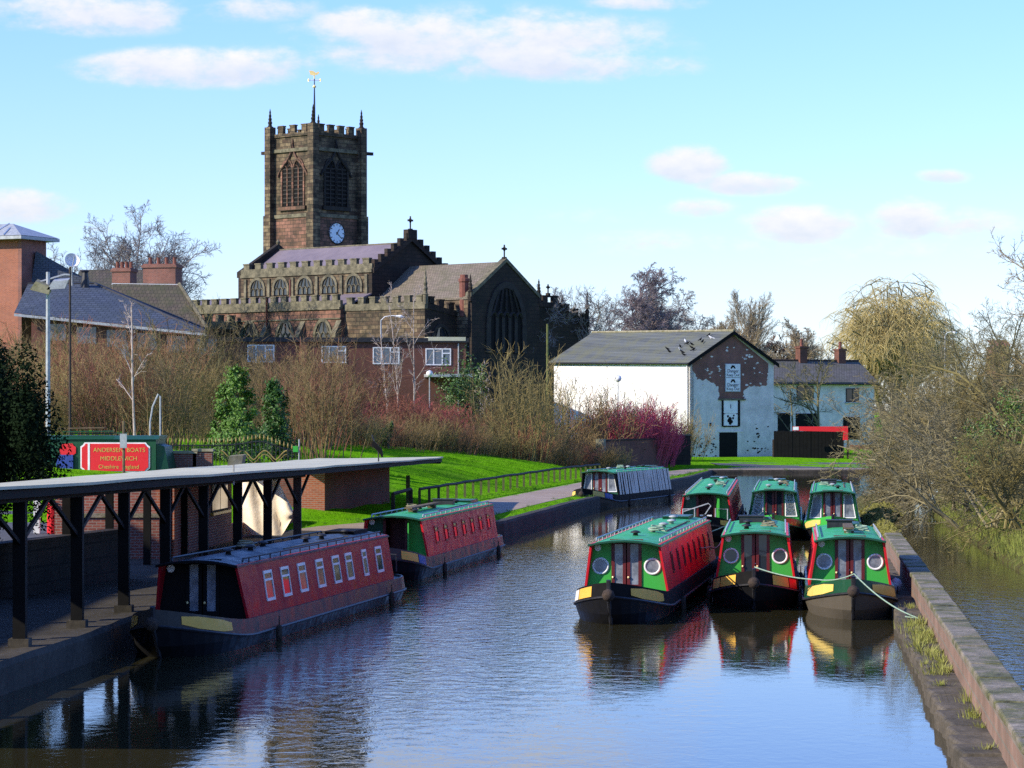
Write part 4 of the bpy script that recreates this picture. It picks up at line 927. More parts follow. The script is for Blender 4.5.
def arched_window(parent, org, du, out, w, h, kind='round', lights=2, trim='stone_trim', glassm='glass', louvre=False, name='window'):
    org, du, out = Vector(org), Vector(du), Vector(out); up = Vector((0,0,1))
    def P(u, z, o): return org + du*u + up*z + out*o
    inner = arch(w, h, kind); outer = arch(w*1.28, h + w*.14, kind)
    m = MB(); n = len(inner)
    a = [P(u,z,.12) for u,z in inner]; b = [P(u,z,.12) for u,z in outer]; c = [P(u,z,-.02) for u,z in outer]; d = [P(u,z,-.02) for u,z in inner]
    for r0, r1 in ((a,b),(b,c),(d,a)): m.grid([r0 + [r0[0]], r1 + [r1[0]]])
    ti = w*.045
    for i in range(1, lights): x = -w/2 + w*i/lights; zt = h - w*.55; m.prism([P(x-ti,0,.02), P(x+ti,0,.02), P(x+ti,zt,.02), P(x-ti,zt,.02)], out*.08)
    for i in range(lights):                                   # heads of the lights
        x0 = -w/2 + w*i/lights; x1 = x0 + w/lights; zt = h - w*.62; pts = [P(x0 + (x1-x0)*t, zt + .5*(x1-x0)*math.sin(math.pi*t), .06) for t in [q/6 for q in range(7)]]; m.tube(pts, ti*.8, 4)
        if lights > 1: m.tube([P((x0+x1)/2, zt + .5*(x1-x0), .06), P((x0+x1)/2*.5, h-.08, .06)], ti*.7, 4)
    f = m.build(name, M[trim], parent)
    m = MB(); m.prism([P(u,z,.0) for u,z in inner], out*.012); m.build('pane', M[glassm], f)
    if louvre:
        m = MB(); z = .3
        while z < h - w*.55:
            for i in range(lights):
                x0 = -w/2 + w*i/lights + ti*1.3; x1 = x0 + w/lights - ti*2.6; m.prism([P(x0,z,.015), P(x1,z,.015), P(x1,z+.14,.015), P(x0,z+.14,.015)], out*.05)
            z += .42
        m.build('louvre', M['soot'], f)
    return f
SX, EX = Vector((0,-1,0)), Vector((1,0,0))
ZB = 3.0
# nave
NL, NW, NE_, NR = 17.6, 10.0, 16.9, 19.6
m = MB(); m.box(-NL,0,ZB,-.4,.6,15.0 - .15); m.box(-NL,0.001,14.85,-.4,.6,NE_); m.box(-NL,NW-.6,ZB,-.4,NW,NE_); nv = m.build('nave_wall', M['stone'], CH)
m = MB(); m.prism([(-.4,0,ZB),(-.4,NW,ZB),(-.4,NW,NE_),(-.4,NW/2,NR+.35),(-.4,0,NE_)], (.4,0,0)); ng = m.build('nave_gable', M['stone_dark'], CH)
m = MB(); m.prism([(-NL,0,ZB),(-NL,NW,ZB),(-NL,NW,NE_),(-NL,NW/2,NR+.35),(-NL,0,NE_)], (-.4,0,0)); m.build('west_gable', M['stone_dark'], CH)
m = MB()
for y0, y1 in ((.3,NW/2),(NW-.3,NW/2)): m.prism([(-NL,y0,NE_-.25),(-.4,y0,NE_-.25),(-.4,y1,NR),(-NL,y1,NR)], (0,0,.16))
nr = m.build('nave_roof', M['lead'], CH); m = MB(); m.tube([(-NL,NW/2,NR+.16),(-.4,NW/2,NR+.16)], .1, 6); m.build('ridge', M['stone_trim'], nr)
m = MB(); m.box(-NL,-.14,NE_-.05,0.05,.3,NE_+.22); m.box(-NL,-.05,NE_+.221,0.04,.25,NE_+.75); merlons(m, (-NL,-.06,0), (0.05,-.06,0), NE_+.75, .42, .8, .72); pp = m.build('parapet', M['stone_trim'], CH)
m = MB(); sl_ = (NR - NE_)/(NW/2)
for sg in (0, 1):
    a = Vector((.1, 0 if sg == 0 else NW, 0)); b = Vector((.1, NW/2, 0)); k = 6
    z0, z1 = NE_ + .35, NR + .75
    m.prism([Vector((-.25, a.y, z0-.45)), Vector((-.25, b.y, z1-.45)), Vector((-.25, b.y, z1)), Vector((-.25, a.y, z0))], (.5,0,0))
    for i in range(k):
        t0, t1 = (i+.15)/k, (i+.72)/k; y0, y1 = a.y+(b.y-a.y)*t0, a.y+(b.y-a.y)*t1; za, zb = z0+(z1-z0)*t0, z0+(z1-z0)*t1
        m.prism([Vector((-.2,y0,za-.1)), Vector((-.2,y1,zb-.1)), Vector((-.2,y1,zb+.42)), Vector((-.2,y0,zb+.42))], (.4,0,0))
m.box(-.3,NW/2-.6,NR+.5,.3,NW/2+.6,NR+1.35); m.build('gable_parapet', M['stone_dark'], CH)
def cross(x, y, z, h, parent=CH, mn='stone_dark'):
    m = MB(); m.box(x-.16,y-.16,z-.3,x+.16,y+.16,z+.1); m.tube([(x,y,z),(x,y,z+h)], .07, 6); m.box(x-.06,y-h*.26,z+h*.62,x+.06,y+h*.26,z+h*.76); m.lathe([(.06,z+h*.5),(.16,z+h*.69),(.06,z+h*.9)], (x,y,0), 8); m.build('gable_cross', M[mn], parent)
cross(0, NW/2, NR+1.35, 1.25)
# west end finial
m = MB(); m.lathe([(.3,NR-.6),(.25,NR),(.12,NR+.4),(.1,NR+.7),(.22,NR+.95),(.02,NR+1.2)], (-NL-.2,NW/2,0), 8); m.build('finial', M['stone_trim'], CH)
m = MB()
for sg in (0,1): m.prism([(-NL-.6,0 if sg == 0 else NW,NE_+.0),(-NL-.6,NW/2,NR+.2),(-NL-.6,NW/2,NR+.75),(-NL-.6,0 if sg == 0 else NW,NE_+.55)], (.5,0,0))
m.build('gable_coping', M['stone_dark'], CH)
for i in range(5):
    x = -NL + 2.3 + 3.25*i; arched_window(CH, (x,0,15.1), (1,0,0), SX, 1.75, 1.5+.0, 'round', 3)
m = MB()
for i in range(6): x = -NL + .7 + 3.25*i; m.box(x-.16,-.16,13.9,x+.16,-.001,16.7)
m.build('pilaster', M['stone_trim'], CH)
# south aisle with its lean-to roof
AZ = 14.0; AL0, AL1 = -23.0, 0.0
m = MB(); m.box(AL0,-4.0,ZB,AL1,-3.4,AZ-.6); sa = m.build('aisle_wall', M['stone_red'], CH)
m = MB(); m.prism([(AL0,-3.4,AZ-.4),(AL0,-.002,14.8),(AL0,-.002,14.95),(AL0,-3.4,AZ-.25)], (AL1-AL0-.05,0,0)); m.build('aisle_roof', M['lead'], CH)
m = MB(); m.box(AL0,-4.16,AZ-.62,AL1,-3.7,AZ-.42); m.box(AL0,-4.03,AZ-.42,AL1,-3.7,AZ+.2); merlons(m, (AL0,-4.05,0), (AL1,-4.05,0), AZ+.2, .42, .7, .62); m.box(AL0,-4.10,AZ-1.5,AL1,-4.0,AZ-1.38); m.build('aisle_parapet', M['stone_trim'], CH)
m = MB(); m.box(AL0-.4,-4.0,ZB,AL0,0,AZ-.2); merlons(m, (AL0-.42,0,0), (AL0-.42,-4,0), AZ-.2, .5, .7, .62); m.build('aisle_end_wall', M['stone_dark'], CH)
for x in (-2.2,-7.2,-12.0,-20.5): arched_window(CH, (x,-4.0,9.6), (1,0,0), SX, 2.1, 2.7, 'pointed', 3)
m = MB()
for x in (-.2,-4.9,-9.6,-14.2,-18.2): m.box(x-.3,-4.75,ZB,x+.3,-4.001,11.2); m.prism([(x-.3,-4.75,11.2),(x-.3,-4.001,11.2),(x-.3,-4.001,12.4)], (.6,0,0))
m.build('buttress', M['stone_trim'], CH)
# porch in front of the aisle
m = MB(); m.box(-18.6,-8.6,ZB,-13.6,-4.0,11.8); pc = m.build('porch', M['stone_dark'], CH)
m = MB(); m.box(-18.7,-8.75,11.8,-13.5,-8.3,12.5); merlons(m, (-18.7,-8.7,0), (-13.5,-8.7,0), 12.5, .5, .7, .6); m.box(-13.9,-8.29,11.8,-13.5,-4.1,12.5); merlons(m, (-13.5,-8.3,0), (-13.5,-4.1,0), 12.5, .5, .7, .6); m.build('porch_parapet', M['stone_trim'], CH)
m = MB()
for z, y in ((13.9,-4.1),(12.3,-4.1)): m.tube([(-9.5,-4.2,ZB),(-9.5,-4.2,14.6)], .09, 6)
m.tube([(-10.6,-.2,12),(-10.6,-.2,16.5)], .08, 6); m.build('drainpipe', M['pot'], CH)
# chancel
CL, CE, CR = 11.8, 14.4, 17.4
m = MB(); m.prism([(0.001,.5,CE-.3),(CL-.3,.5,CE-.3),(CL-.3,5,CR),(0.001,5,CR)], (0,0,.18)); m.prism([(0.001,9.5,CE-.3),(CL-.3,9.5,CE-.3),(CL-.3,5,CR),(0.001,5,CR)], (0,0,.18)); m.build('chancel_roof', M['tile_tan'], CH)
m = MB(); m.box(.001,.6,ZB,CL-.4,1.1,CE-.1); m.box(.001,8.9,ZB,CL-.4,9.4,CE-.1); m.build('chancel_wall', M['stone'], CH)
m = MB(); m.prism([(CL-.4,.5,ZB),(CL-.4,9.5,ZB),(CL-.4,9.5,CE),(CL-.4,5,CR+.1),(CL-.4,.5,CE)], (.5,0,0)); m.build('chancel_gable', M['stone_dark'], CH)
m = MB()
for sg in (.3, 9.7): m.prism([(CL-.45,sg,CE-.1),(CL-.45,5,CR+.15),(CL-.45,5,CR+.5),(CL-.45,sg,CE+.25)], (.65,0,0))
m.build('gable_coping', M['stone_trim'], CH)
cross(CL-.1, 5, CR+.5, 1.2)
arched_window(CH, (CL+.1,5,9.4), (0,1,0), EX, 4.2, 5.8, 'pointed', 5, trim='soot', glassm='black', name='east_window')
def pinnacle(x, y, z, h, r=.22, parent=CH, mn='stone_dark'):
    m = MB(); m.lathe([(r,z-.8),(r,z),(r*1.3,z+.05),(r*.8,z+.12)] + [(r*(.8-.65*t) * (1.35 if i % 2 else .9), z+.12+(h-.12)*t) for i, t in enumerate([.1,.2,.3,.4,.5,.6,.7,.8,.9])] + [(.02, z+h)], (x,y,0), 4 if False else 8); m.build('pinnacle', M[mn], parent)
pinnacle(CL, .45, CE+.3, 1.6); pinnacle(CL, 9.55, CE+.3, 1.5)
# south chapel with battlements, north aisle
m = MB(); m.box(.001,-3.5,ZB,10.0,.499,13.2); m.build('chapel', M['stone'], CH)
m = MB(); m.box(.0,-3.6,13.2,10.1,-3.2,13.8); merlons(m, (0,-3.6,0), (10.1,-3.6,0), 13.8, .5, .7, .6); m.build('chapel_parapet', M['stone_trim'], CH)
m = MB(); m.prism([(9.7,-3.2,13.2),(9.7,.6,12.6),(9.7,.6,13.0),(9.7,-3.2,13.8)], (.4,0,0)); merlons(m, (10.1,-3.3,0), (10.1,.5,0), 13.75, .55, .6, .5, rise=-.7); m.build('chapel_parapet', M['stone_dark'], CH)
m = MB(); m.box(10.001,-3.45,ZB,10.03,.45,13.1); m.build('chapel_east_wall', M['stone_dark'], CH)
arched_window(CH, (10.03,-1.5,9.0), (0,1,0), EX, 2.2, 2.6, 'pointed', 3, trim='soot')
pinnacle(10, -3.4, 14.4, 2.4, .24, mn='stone_trim'); 
m = MB(); m.lathe([(.42,12.6),(.42,15.6),(.5,15.7),(.5,15.95),(.36,16.0),(.36,16.3)], (10.6,.9,0), 10); m.build('chimney', M['pot'], CH)
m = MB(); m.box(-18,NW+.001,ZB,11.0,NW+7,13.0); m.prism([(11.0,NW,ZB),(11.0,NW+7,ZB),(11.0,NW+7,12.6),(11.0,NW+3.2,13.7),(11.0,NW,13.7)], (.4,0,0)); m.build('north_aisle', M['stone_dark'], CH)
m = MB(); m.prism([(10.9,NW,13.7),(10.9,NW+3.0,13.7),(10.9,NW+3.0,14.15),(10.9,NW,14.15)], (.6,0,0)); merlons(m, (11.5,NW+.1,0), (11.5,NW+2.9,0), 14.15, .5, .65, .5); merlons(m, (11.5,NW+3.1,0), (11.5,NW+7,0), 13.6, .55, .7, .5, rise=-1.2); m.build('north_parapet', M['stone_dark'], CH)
m = MB(); m.prism([(2.0,NW-.5,CE-.4),(10.8,NW-.5,CE-.4),(10.8,NW+3,13.8),(2,NW+3,13.8)], (0,0,.15)); m.build('north_roof', M['tile_tan'], CH)
pinnacle(11.3, NW+6.9, 12.8, 2.6, .24); m = MB(); cross(11.2, NW+1.5, 14.9, .9)
# tower
TX, TY, TW, TD = -22.0, 13.7, 6.0, 6.5          # near corner and sizes: body runs x from TX-TW to TX, y from TY to TY+TD
tw = MB(); tw.box(TX-TW,TY,ZB,TX,TY+TD,23.8)
T1 = tw.build('tower', M['stone_red'], CH)
m = MB(); m.box(TX-TW+.1,TY+.1,23.8,TX-.1,TY+TD-.1,32.0); T2 = m.build('belfry', M['stone'], T1)
def ring(z0, z1, o, mn, nm, extra=None):
    m = MB(); x0, x1, y0, y1 = TX-TW, TX, TY, TY+TD
    m.box(x0-o,y0-o,z0,x1+o,y0+.3,z1); m.box(x0-o,y1-.3,z0,x1+o,y1+o,z1); m.box(x0-o,y0+.301,z0,x0+.3,y1-.301,z1); m.box(x1-.3,y0+.301,z0,x1+o,y1-.301,z1)
    if extra: extra(m)
    return m.build(nm, M[mn], T1)
ring(23.7, 24.05, .12, 'stone_trim', 'string_course'); ring(30.35, 30.7, .12, 'stone_trim', 'string_course')
def battl(m):
    x0, x1, y0, y1, z = TX-TW-.05, TX+.05, TY-.05, TY+TD+.05, 32.2
    for a, b in (((x0+.5,y0,0),(x1-.5,y0,0)), ((x1,y0+.5,0),(x1,y1-.5,0)), ((x1-.5,y1,0),(x0+.5,y1,0)), ((x0,y1-.5,0),(x0,y0+.5,0))): merlons(m, a, b, z, .75, .72, .62)
ring(31.9, 32.25, .08, 'stone', 'parapet', battl)
for k, (x, y) in enumerate(((TX,TY),(TX-TW,TY),(TX,TY+TD),(TX-TW,TY+TD))):
    m = MB(); ox, oy = (.15 if x == TX else -.15), (.15 if y > TY else -.15)
    m.box(x-.40+ox,y-.40+oy,24.0,x+.40+ox,y+.40+oy,33.0)
    m.box(x-.5+ox,y-.5+oy,ZB,x+.5+ox,y+.5+oy,24.0); m.build('corner_buttress', M['stone'], T1)
    pinnacle(x+ox, y+oy, 33.0, 1.9, .26, T1)
for x, y, d in ((TX-TW,TY,(-1.5,-.15,0)),(TX,TY+TD,(.25,1.5,0))):
    m = MB(); m.prism([(x-.15,y-.15,30.4),(x+.15,y-.15,30.4),(x+.15,y+.15,30.4),(x-.15,y+.15,30.4)] if False else [(x,y,30.3),(x,y+.28,30.3) if abs(d[0]) > 1 else (x+.28,y,30.3),(x,y+.28,30.62) if abs(d[0]) > 1 else (x+.28,y,30.62),(x,y,30.62)], d); m.build('gargoyle', M['stone_dark'], T1)
def belfry_window(org, du, out, tr):
    up = Vector((0,0,1)); org, du, out = Vector(org), Vector(du), Vector(out)
    for sg in (-1, 1): arched_window(T1, org + du*sg*.82, du, out, 1.4, 4.6, 'pointed', 2, trim=tr, louvre=True, glassm='black', name='belfry_window')
    m = MB(); P = []
    for t in [i/16 for i in range(17)]:
        u = -2.15 + 4.3*t; k = 1 - abs(2*t-1); P.append(org + du*u + up*(3.0 + 2.2*k**.75 + (1.1 if abs(2*t-1) < .02 else .5*max(0, 1-abs(2*t-1)*3.5))) + out*.1)
    m.tube(P, .13, 5); m.tube([P[8], P[8] + up*.5], [.12,.02], 5); m.prism([org + du*-1.9 + up*-.05 + out*.0, org + du*1.9 + up*-.05, org + du*1.9 + up*-.45 + out*.0, org + du*-1.9 + up*-.45], out*.25); m.build('hood_mould', M[tr], T1)
belfry_window((TX-TW/2,TY+.1,24.9), (1,0,0), SX, 'stone_red'); belfry_window((TX-.1,TY+TD/2,24.9), (0,1,0), EX, 'soot')
m = MB(); cc = Vector((TX+.02, TY+TD*.50, 22.15)); m.disc(cc, (0,1,0), (0,0,1), 1.08, 28, .06); m.m = 1; m.torus(cc + Vector((.08,0,0)), (0,1,0), (0,0,1), 1.06, .05, 28, 4)
for i in range(12):
    a = math.pi*i/6; d = Vector((0, math.sin(a), math.cos(a))); t = Vector((0, d.z, -d.y)); o = Vector((.065,0,0)); m.prism([cc+d*.78+t*.05+o, cc+d*.96+t*.05+o, cc+d*.96-t*.05+o, cc+d*.78-t*.05+o], (.012,0,0))
for a, L, wd in ((R(38), .55, .07), (R(128), .88, .05)):
    d = Vector((0, math.sin(a), math.cos(a))); t = Vector((0, d.z, -d.y)); o = Vector((.08,0,0)); m.prism([cc-d*.15+t*wd+o, cc+d*L+t*wd*.4+o, cc+d*L-t*wd*.4+o, cc-d*.15-t*wd+o], (.015,0,0))
m.build('clock_face', [M['clock'], M['iron']], T1)
m = MB(); vx, vy = TX-TW/2, TY+TD/2 - .2; m.m = 0; m.tube([(vx,vy,31.5),(vx,vy,35.2),(vx,vy,38.2)], [.13,.10,.04], 6); m.m = 1; m.lathe([(.02,37.0),(.18,37.12),(.18,37.25),(.02,37.4)], (vx,vy,0), 10)
u = Vector((math.cos(PH), math.sin(PH), 0)); p = Vector((vx,vy,38.3)); up = Vector((0,0,1))
m.box(vx-.04,vy-.04,38.0,vx+.04,vy+.04,38.5)
for sg in (-1, 1): m.tube([p - u*.1*sg + up*-.45, p + u*.55*sg + up*-.45], .035, 4); m.box(*(p + u*.6*sg + Vector((-.1,-.02,-.6))), *(p + u*.6*sg + Vector((.1,.02,-.3))))
m.prism([p-u*.45+up*.1, p-u*.1+up*.0, p+u*.3+up*.08, p+u*.55+up*.3, p+u*.4+up*.42, p+u*.15+up*.3, p-u*.15+up*.5, p-u*.55+up*.55], Vector((u.y,-u.x,0))*.05); m.build('weathervane', [M['iron'], M['gilt']], T1)

# ------------------------------------------------------------------ low flats in front of the church
fx, fy = pt(205, 12.6), pt(466, 12.3)
FL = thing('brick_flats', 'low dark brick flats with flat roof and white framed windows in front of the church', 'flats', pt(205, 12.4), 0)
d = pt(466, 12.2) - pt(205, 12.4); FL.rotation_euler = (0,0,math.atan2(d.y, d.x)); LF = d.length
def fz(y): return CAMZ - (y - HZ)/12.3
m = MB(); m.box(0,0,2.0,LF,8,fz(342)); fw = m.build('wall', M['brick_flats'], FL)
m = MB(); m.box(-.2,-.25,fz(342),LF+.2,8.2,fz(337.5)); m.build('roof', M['felt' if False else 'iron'], FL)
m = MB(); m.box((428-205)/12.3, -.28, fz(341)+.05, (466-205)/12.3, 3, fz(338)+.12); m.build('roof_edge', M['felt'], FL)
for a, b, y0, y1 in ((247,274,345,362.5),(321,346,346,363),(373,400,347,364),(426.5,452.5,348,365)):
    x0, x1 = (a-205)/12.35, (b-205)/12.35; z0, z1 = fz(y1), fz(y0)
    m = MB(); t = .09
    for q in ((x0,z0,x1,z0+t),(x0,z1-t,x1,z1),(x0,z0+t,x0+t,z1-t),(x1-t,z0+t,x1,z1-t),(x0+(x1-x0)*.32-t/2,z0+t,x0+(x1-x0)*.32+t/2,z1-t),(x0+(x1-x0)*.66-t/2,z0+t,x0+(x1-x0)*.66+t/2,z1-t),(x0+(x1-x0)*.66+t/2,z1-.45,x1-t,z1-.45+t)): m.box(q[0],-.06,q[1],q[2],-.001,q[3])
    f = m.build('window', M['dish'], FL); m = MB(); m.box(x0+t,-.02,z0+t,x1-t,-.001,z1-t); m.build('pane', M['pane_blue'], f)
m = MB(); m.box((262-205)/12.35,-3.2,2.0,(318-205)/12.35,-.01,fz(381)); m.build('porch', M['render'], FL)
m = MB(); m.box((299-205)/12.35,-.12,2,(307-205)/12.35,-.001,fz(340)); m.build('brick_pier', M['brick_orange'], FL)
m = MB(); m.box((425-205)/12.35,-2.5,fz(377),(470-205)/12.35,-.01,fz(374)); m.build('canopy', M['steel'], FL)
m = MB(); m.tube([((460-205)/12.35,-.06,2),((460-205)/12.35,-.06,fz(343))], .06, 5); m.build('drainpipe', M['steel'], FL)

# ------------------------------------------------------------------ house behind the boarding
HY = 257.0; HA = R(28); hs = F/HY
H = thing('white_house', 'pale rendered house with slate roof and two chimneys behind the dark boarding', 'house', (pt(773, hs).x, HY, 0), HA)
HW = 107/hs/math.cos(HA)*1.02
m = MB(); m.box(0,0,.3,HW,6,7.0); m.build('wall', M['render'], H)
m = MB(); m.prism([(-.2,-.35,6.85),(HW+.25,-.35,6.85),(HW+.25,3,8.95),(-.2,3,8.95)], (0,0,.14)); m.prism([(-.2,6.35,6.85),(HW+.25,6.35,6.85),(HW+.25,3,8.95),(-.2,3,8.95)], (0,0,.14)); rf = m.build('roof', M['slate_house'], H)
m = MB(); m.tube([(-.2,3,9.12),(HW+.25,3,9.12)], .12, 6); m.build('ridge', M['wood_dark'], rf)
m = MB(); m.prism([(HW,0.01,7.0),(HW,5.99,7.0),(HW,3,8.9)], (-.2,0,0)); m.build('gable', M['render'], H)
m = MB(); m.tube([(-.2,-.42,6.82),(HW+.2,-.42,6.82)], .09, 6); m.build('gutter', M['iron'], H)
def hpx(px): return (px-773)/hs/math.cos(HA)
for px, zt in ((823,10.3),(866,10.1)):
    x = hpx(px)*.98; m = MB(); m.box(x-.42,2.6,8.3,x+.42,3.4,zt); m.box(x-.5,2.52,zt,x+.5,3.48,zt+.18); c = m.build('chimney', M['brick_dark'], H)
    m = MB(); m.lathe([(.2,zt+.18),(.16,zt+.3),(.15,zt+.8),(.19,zt+.85),(.1,zt+.9)], (x,3,0), 10); m.build('chimney_pot', M['pot'], c); m = MB(); m.box(x-.5,2.5,8.4,x+.5,3.5,8.8); m.build('flashing', M['steel'], c)
for a, b, y0, y1 in ((798,816,385.5,400),(851,865,388,402)):
    x0, x1, z0, z1 = hpx(a), hpx(b), CAMZ-(y1-HZ)/hs, CAMZ-(y0-HZ)/hs
    m = MB(); m.box(x0,-.06,z0,x0+.09,-.001,z1); m.box(x1-.09,-.06,z0,x1,-.001,z1); m.box(x0+.09,-.06,z0,x1-.09,-.001,z0+.09); m.box(x0+.09,-.06,z1-.09,x1-.09,-.001,z1); m.box((x0+x1)/2-.03,-.05,z0+.09,(x0+x1)/2+.03,-.001,z1-.09); f = m.build('window', M['wood_dark'], H)
    m = MB(); m.box(x0+.09,-.02,z0+.09,x1-.09,-.001,z1-.09); m.build('pane', M['glass'], f); m = MB(); m.box(x0-.1,-.16,z0-.12,x1+.1,-.001,z0); m.build('sill', M['steel'], f)
for a, b, y0, y1 in ((778,791,413,440),(797,822,413.5,428),(848,866,417,440)):
    m = MB(); m.box(hpx(a),-.05,CAMZ-(y1-HZ)/hs,hpx(b),-.001,CAMZ-(y0-HZ)/hs); m.build('dark_doorway', M['black'], H)
# black boarding, red beam
def far_box(name, label, cat, px0, px1, y0, y1, Y, mname, th=.2, part='board_panel'):
    s = F/Y; t = thing(name, label, cat, (pt(px0, s).x, Y, 0)); w_ = (px1-px0)/s; m = MB(); k = max(1, int(w_/.28))
    for i in range(k): m.box(w_*i/k, rng.uniform(-.02,.02), CAMZ-(y1-HZ)/s, w_*(i+1)/k-.012, th, CAMZ-(y0-HZ)/s + rng.uniform(-.03,.03))
    m.build(part, M[mname], t); return t, s, w_
t, s, w_ = far_box('black_boarding', 'black vertical boarding between the warehouse and the house', 'fence', 774, 844, 431, 459, 214, 'black')
m = MB(); m.box(-.1,.2,.2,w_,.35,2.0); m.build('rail', M['wood_dark'], t)
RB = thing('red_barrier', 'long bright red beam with an upright red end post above the black boarding', 'barrier', (pt(793, 12.7).x, 212.5, 0))
z0, z1 = CAMZ-(432-HZ)/12.7, CAMZ-(426.5-HZ)/12.7; w_ = 54/12.7
m = MB(); m.prism([(0,-.1,z0+.1),(w_,-.1,z0),(w_,-.1,z1),(0,-.1,z1)], (0,.35,0)); m.build('beam', M['bright_red'], RB)
m = MB(); m.box(-.02,-.13,z0+.15,.42,-.101,z1-.02); m.build('white_end', M['dish'], RB)
m = MB(); m.box(w_-.3,-.14,CAMZ-(440-HZ)/12.7,w_+.05,.3,z1+.02); m.build('end_panel', M['bright_red'], RB)
m = MB(); m.box(w_-.02,-.1,.4,w_+.12,.05,CAMZ-(417-HZ)/12.7); m.build('post', M['black'], RB)
t, s, w_ = far_box('low_brick_wall', 'low orange brick wall on the far side of the road by the house', 'wall', 850, 925, 445, 449.5, 236, 'brick_orange', .3, 'brickwork')
t, s, w_ = far_box('white_outbuilding', 'small white outbuilding wall showing through the bare bushes right of the house', 'outbuilding', 899, 930, 430, 449, 246, 'white', 3, 'wall')
m = MB(); m.prism([(-.2,-.2,CAMZ-(430-HZ)/s),(w_+.2,-.2,CAMZ-(430-HZ)/s),(w_+.2,2,CAMZ-(424-HZ)/s),(-.2,2,CAMZ-(424-HZ)/s)], (0,0,.1)); m.build('roof', M['slate_house'], t)
# dark wall with stone end pier beside the towpath
pw0, pw1 = pt(605, 14.9), pt(668, 14.1)
bw_ = thing('parapet_wall', 'dark brick parapet wall with a pale stone end pier beside the far towpath', 'wall', (pw0.x, pw0.y, 0), math.atan2(pw1.y-pw0.y, pw1.x-pw0.x)); Lw = (pw1-pw0).length
m = MB(); m.box(.01,0,.3,Lw,.4,2.28); m.build('brickwork', M['brick_dark'], bw_)
m = MB(); m.box(-.42,-.06,.3,0,.5,2.42); m.build('end_pier', M['lichen'], bw_); m = MB(); m.box(.01,-.05,2.28,Lw,.45,2.38); m.build('coping', M['stone_dark'], bw_)
t = thing('garden_wall', 'short mossy dark wall between the parapet wall and the warehouse corner', 'wall', (pt(669, 13.9).x, 194.5, 0), R(30))
m = MB(); m.box(0,0,.3,1.9,.35,2.5); m.build('brickwork', M['stone_dark'], t); m = MB(); m.box(-.05,-.05,2.5,1.95,.4,2.6); m.build('coping', M['stone_trim'], t)

# ------------------------------------------------------------------ buildings on the left skyline
LB_Y = 190.0; ls = F/LB_Y
def lz(y): return CAMZ - (y - HZ)/ls
LB = thing('brick_block', 'tall orange brick block with shallow grey roof at the left edge', 'building', (pt(18, ls).x, LB_Y, 0), R(-25))
m = MB(); m.box(-9,0,1,0,.3,lz(239)); m.build('front_wall', M['brick_orange'], LB)
m = MB(); m.box(.001,0,1,.3,3,lz(239)); m.box(-9,2.7,1,0,3,lz(239)); m.build('side_wall', M['brick'], LB)
m = MB(); e = lz(243)-.0; zz = lz(236); m.prism([(-9.5,-.9,zz-.25),(.9,-.9,zz-.25),(.9,3.8,zz-.25),(-9.5,3.8,zz-.25)], (0,0,.22)); m.grid([[(-9.5,-.9,zz),(.9,-.9,zz)],[(-9.5,1.5,zz+1.0),(-1.5,1.5,zz+1.0)],[(-9.5,3.8,zz),(.9,3.8,zz)]]); m.add([(.9,-.9,zz),(.9,3.8,zz),(-1.5,1.5,zz+1.0)], [(0,1,2)])
rf = m.build('roof', M['steel'], LB); m = MB()
for k in range(8): m.tube([(-9+k*1.2,-.9,zz+.04),(-9+k*1.2 - (0 if k < 7 else .5),1.5 if k < 7 else .6,zz+(1.03 if k < 7 else .66))], .05, 4)
m.build('roof_seam', M['dish'], rf)
m = MB(); m.box(.301,1.1,lz(300),.33,1.8,lz(285)); m.build('window', M['glass'], LB)
m = MB(); m.box(-5.5,2.5,zz+1.0,-4.6,3.4,zz+2.1); m.build('roof_vent', M['iron'], LB)
# long hipped slate roof
HB = thing('hipped_building', 'low building with broad blue slate hipped roof behind the left thicket', 'building', (0,0,0))
def hp(px, py, Y): s = F/Y; return Vector(((px-512)/s, Y, CAMZ-(py-HZ)/s))
a, b, c, d = hp(14,313,178), hp(207,333,178), hp(95,284,188), hp(28,284,188)
e, f_, = hp(205,329,196), hp(30,300,200)
m = MB(); m.prism([hp(36,251,191), hp(97,285,191), hp(30,292,191)], (0,3,-.4)); m.build('rear_roof', M['slate_blue'], HB)
m = MB(); m.add([a, b, c, d], [(0,1,2,3)]); m.add([b, e, c], [(0,1,2)]); m.add([d, c, e, f_], [(0,1,2,3)]); m.build('roof', M['slate_blue'], HB)
m = MB(); m.tube([d, c, b], .13, 5); m.tube([c, e], .12, 5); m.build('hip_ridge', M['iron'], HB)
m = MB(); m.prism([a + Vector((0,.0,-.2)), b + Vector((0,0,-.2)), b + Vector((0,0,-.03)), a + Vector((0,0,-.03))], (0,.15,0)); m.build('gutter', M['steel'], HB)
a2, b2 = a + Vector((1,.8,-.25)), b + Vector((-1,.8,-.25)); m = MB(); m.prism([a2, b2, Vector((b2.x,b2.y,1)), Vector((a2.x,a2.y,1))], (0,6,0)); m.build('wall', M['brick_flats'], HB)
for k in range(6):
    x0 = a2.x + 1.0 + k*2.0; zt = a2.z-.35 - (x0-a2.x)*.1; m = MB(); m.box(x0,a2.y-.05,zt-1.1,x0+1.3,a2.y-.001,zt); m.build('window', M['pane_blue'], HB)
m = MB(); k0 = hp(85,290,187); m.lathe([(.35,0),(.28,1.0),(.2,1.6),(.3,1.7),(.1,1.8)], k0 + Vector((0,0,-.4)), 8); m.build('roof_vent', M['iron'], HB)
TB = thing('tiled_house', 'house with brown tiled roof and pale verge right of the blue slate roof', 'house', (0,0,0))
a, b, c, d = hp(118,334,200), hp(206,331,200), hp(178,286,207), hp(112,285,207)
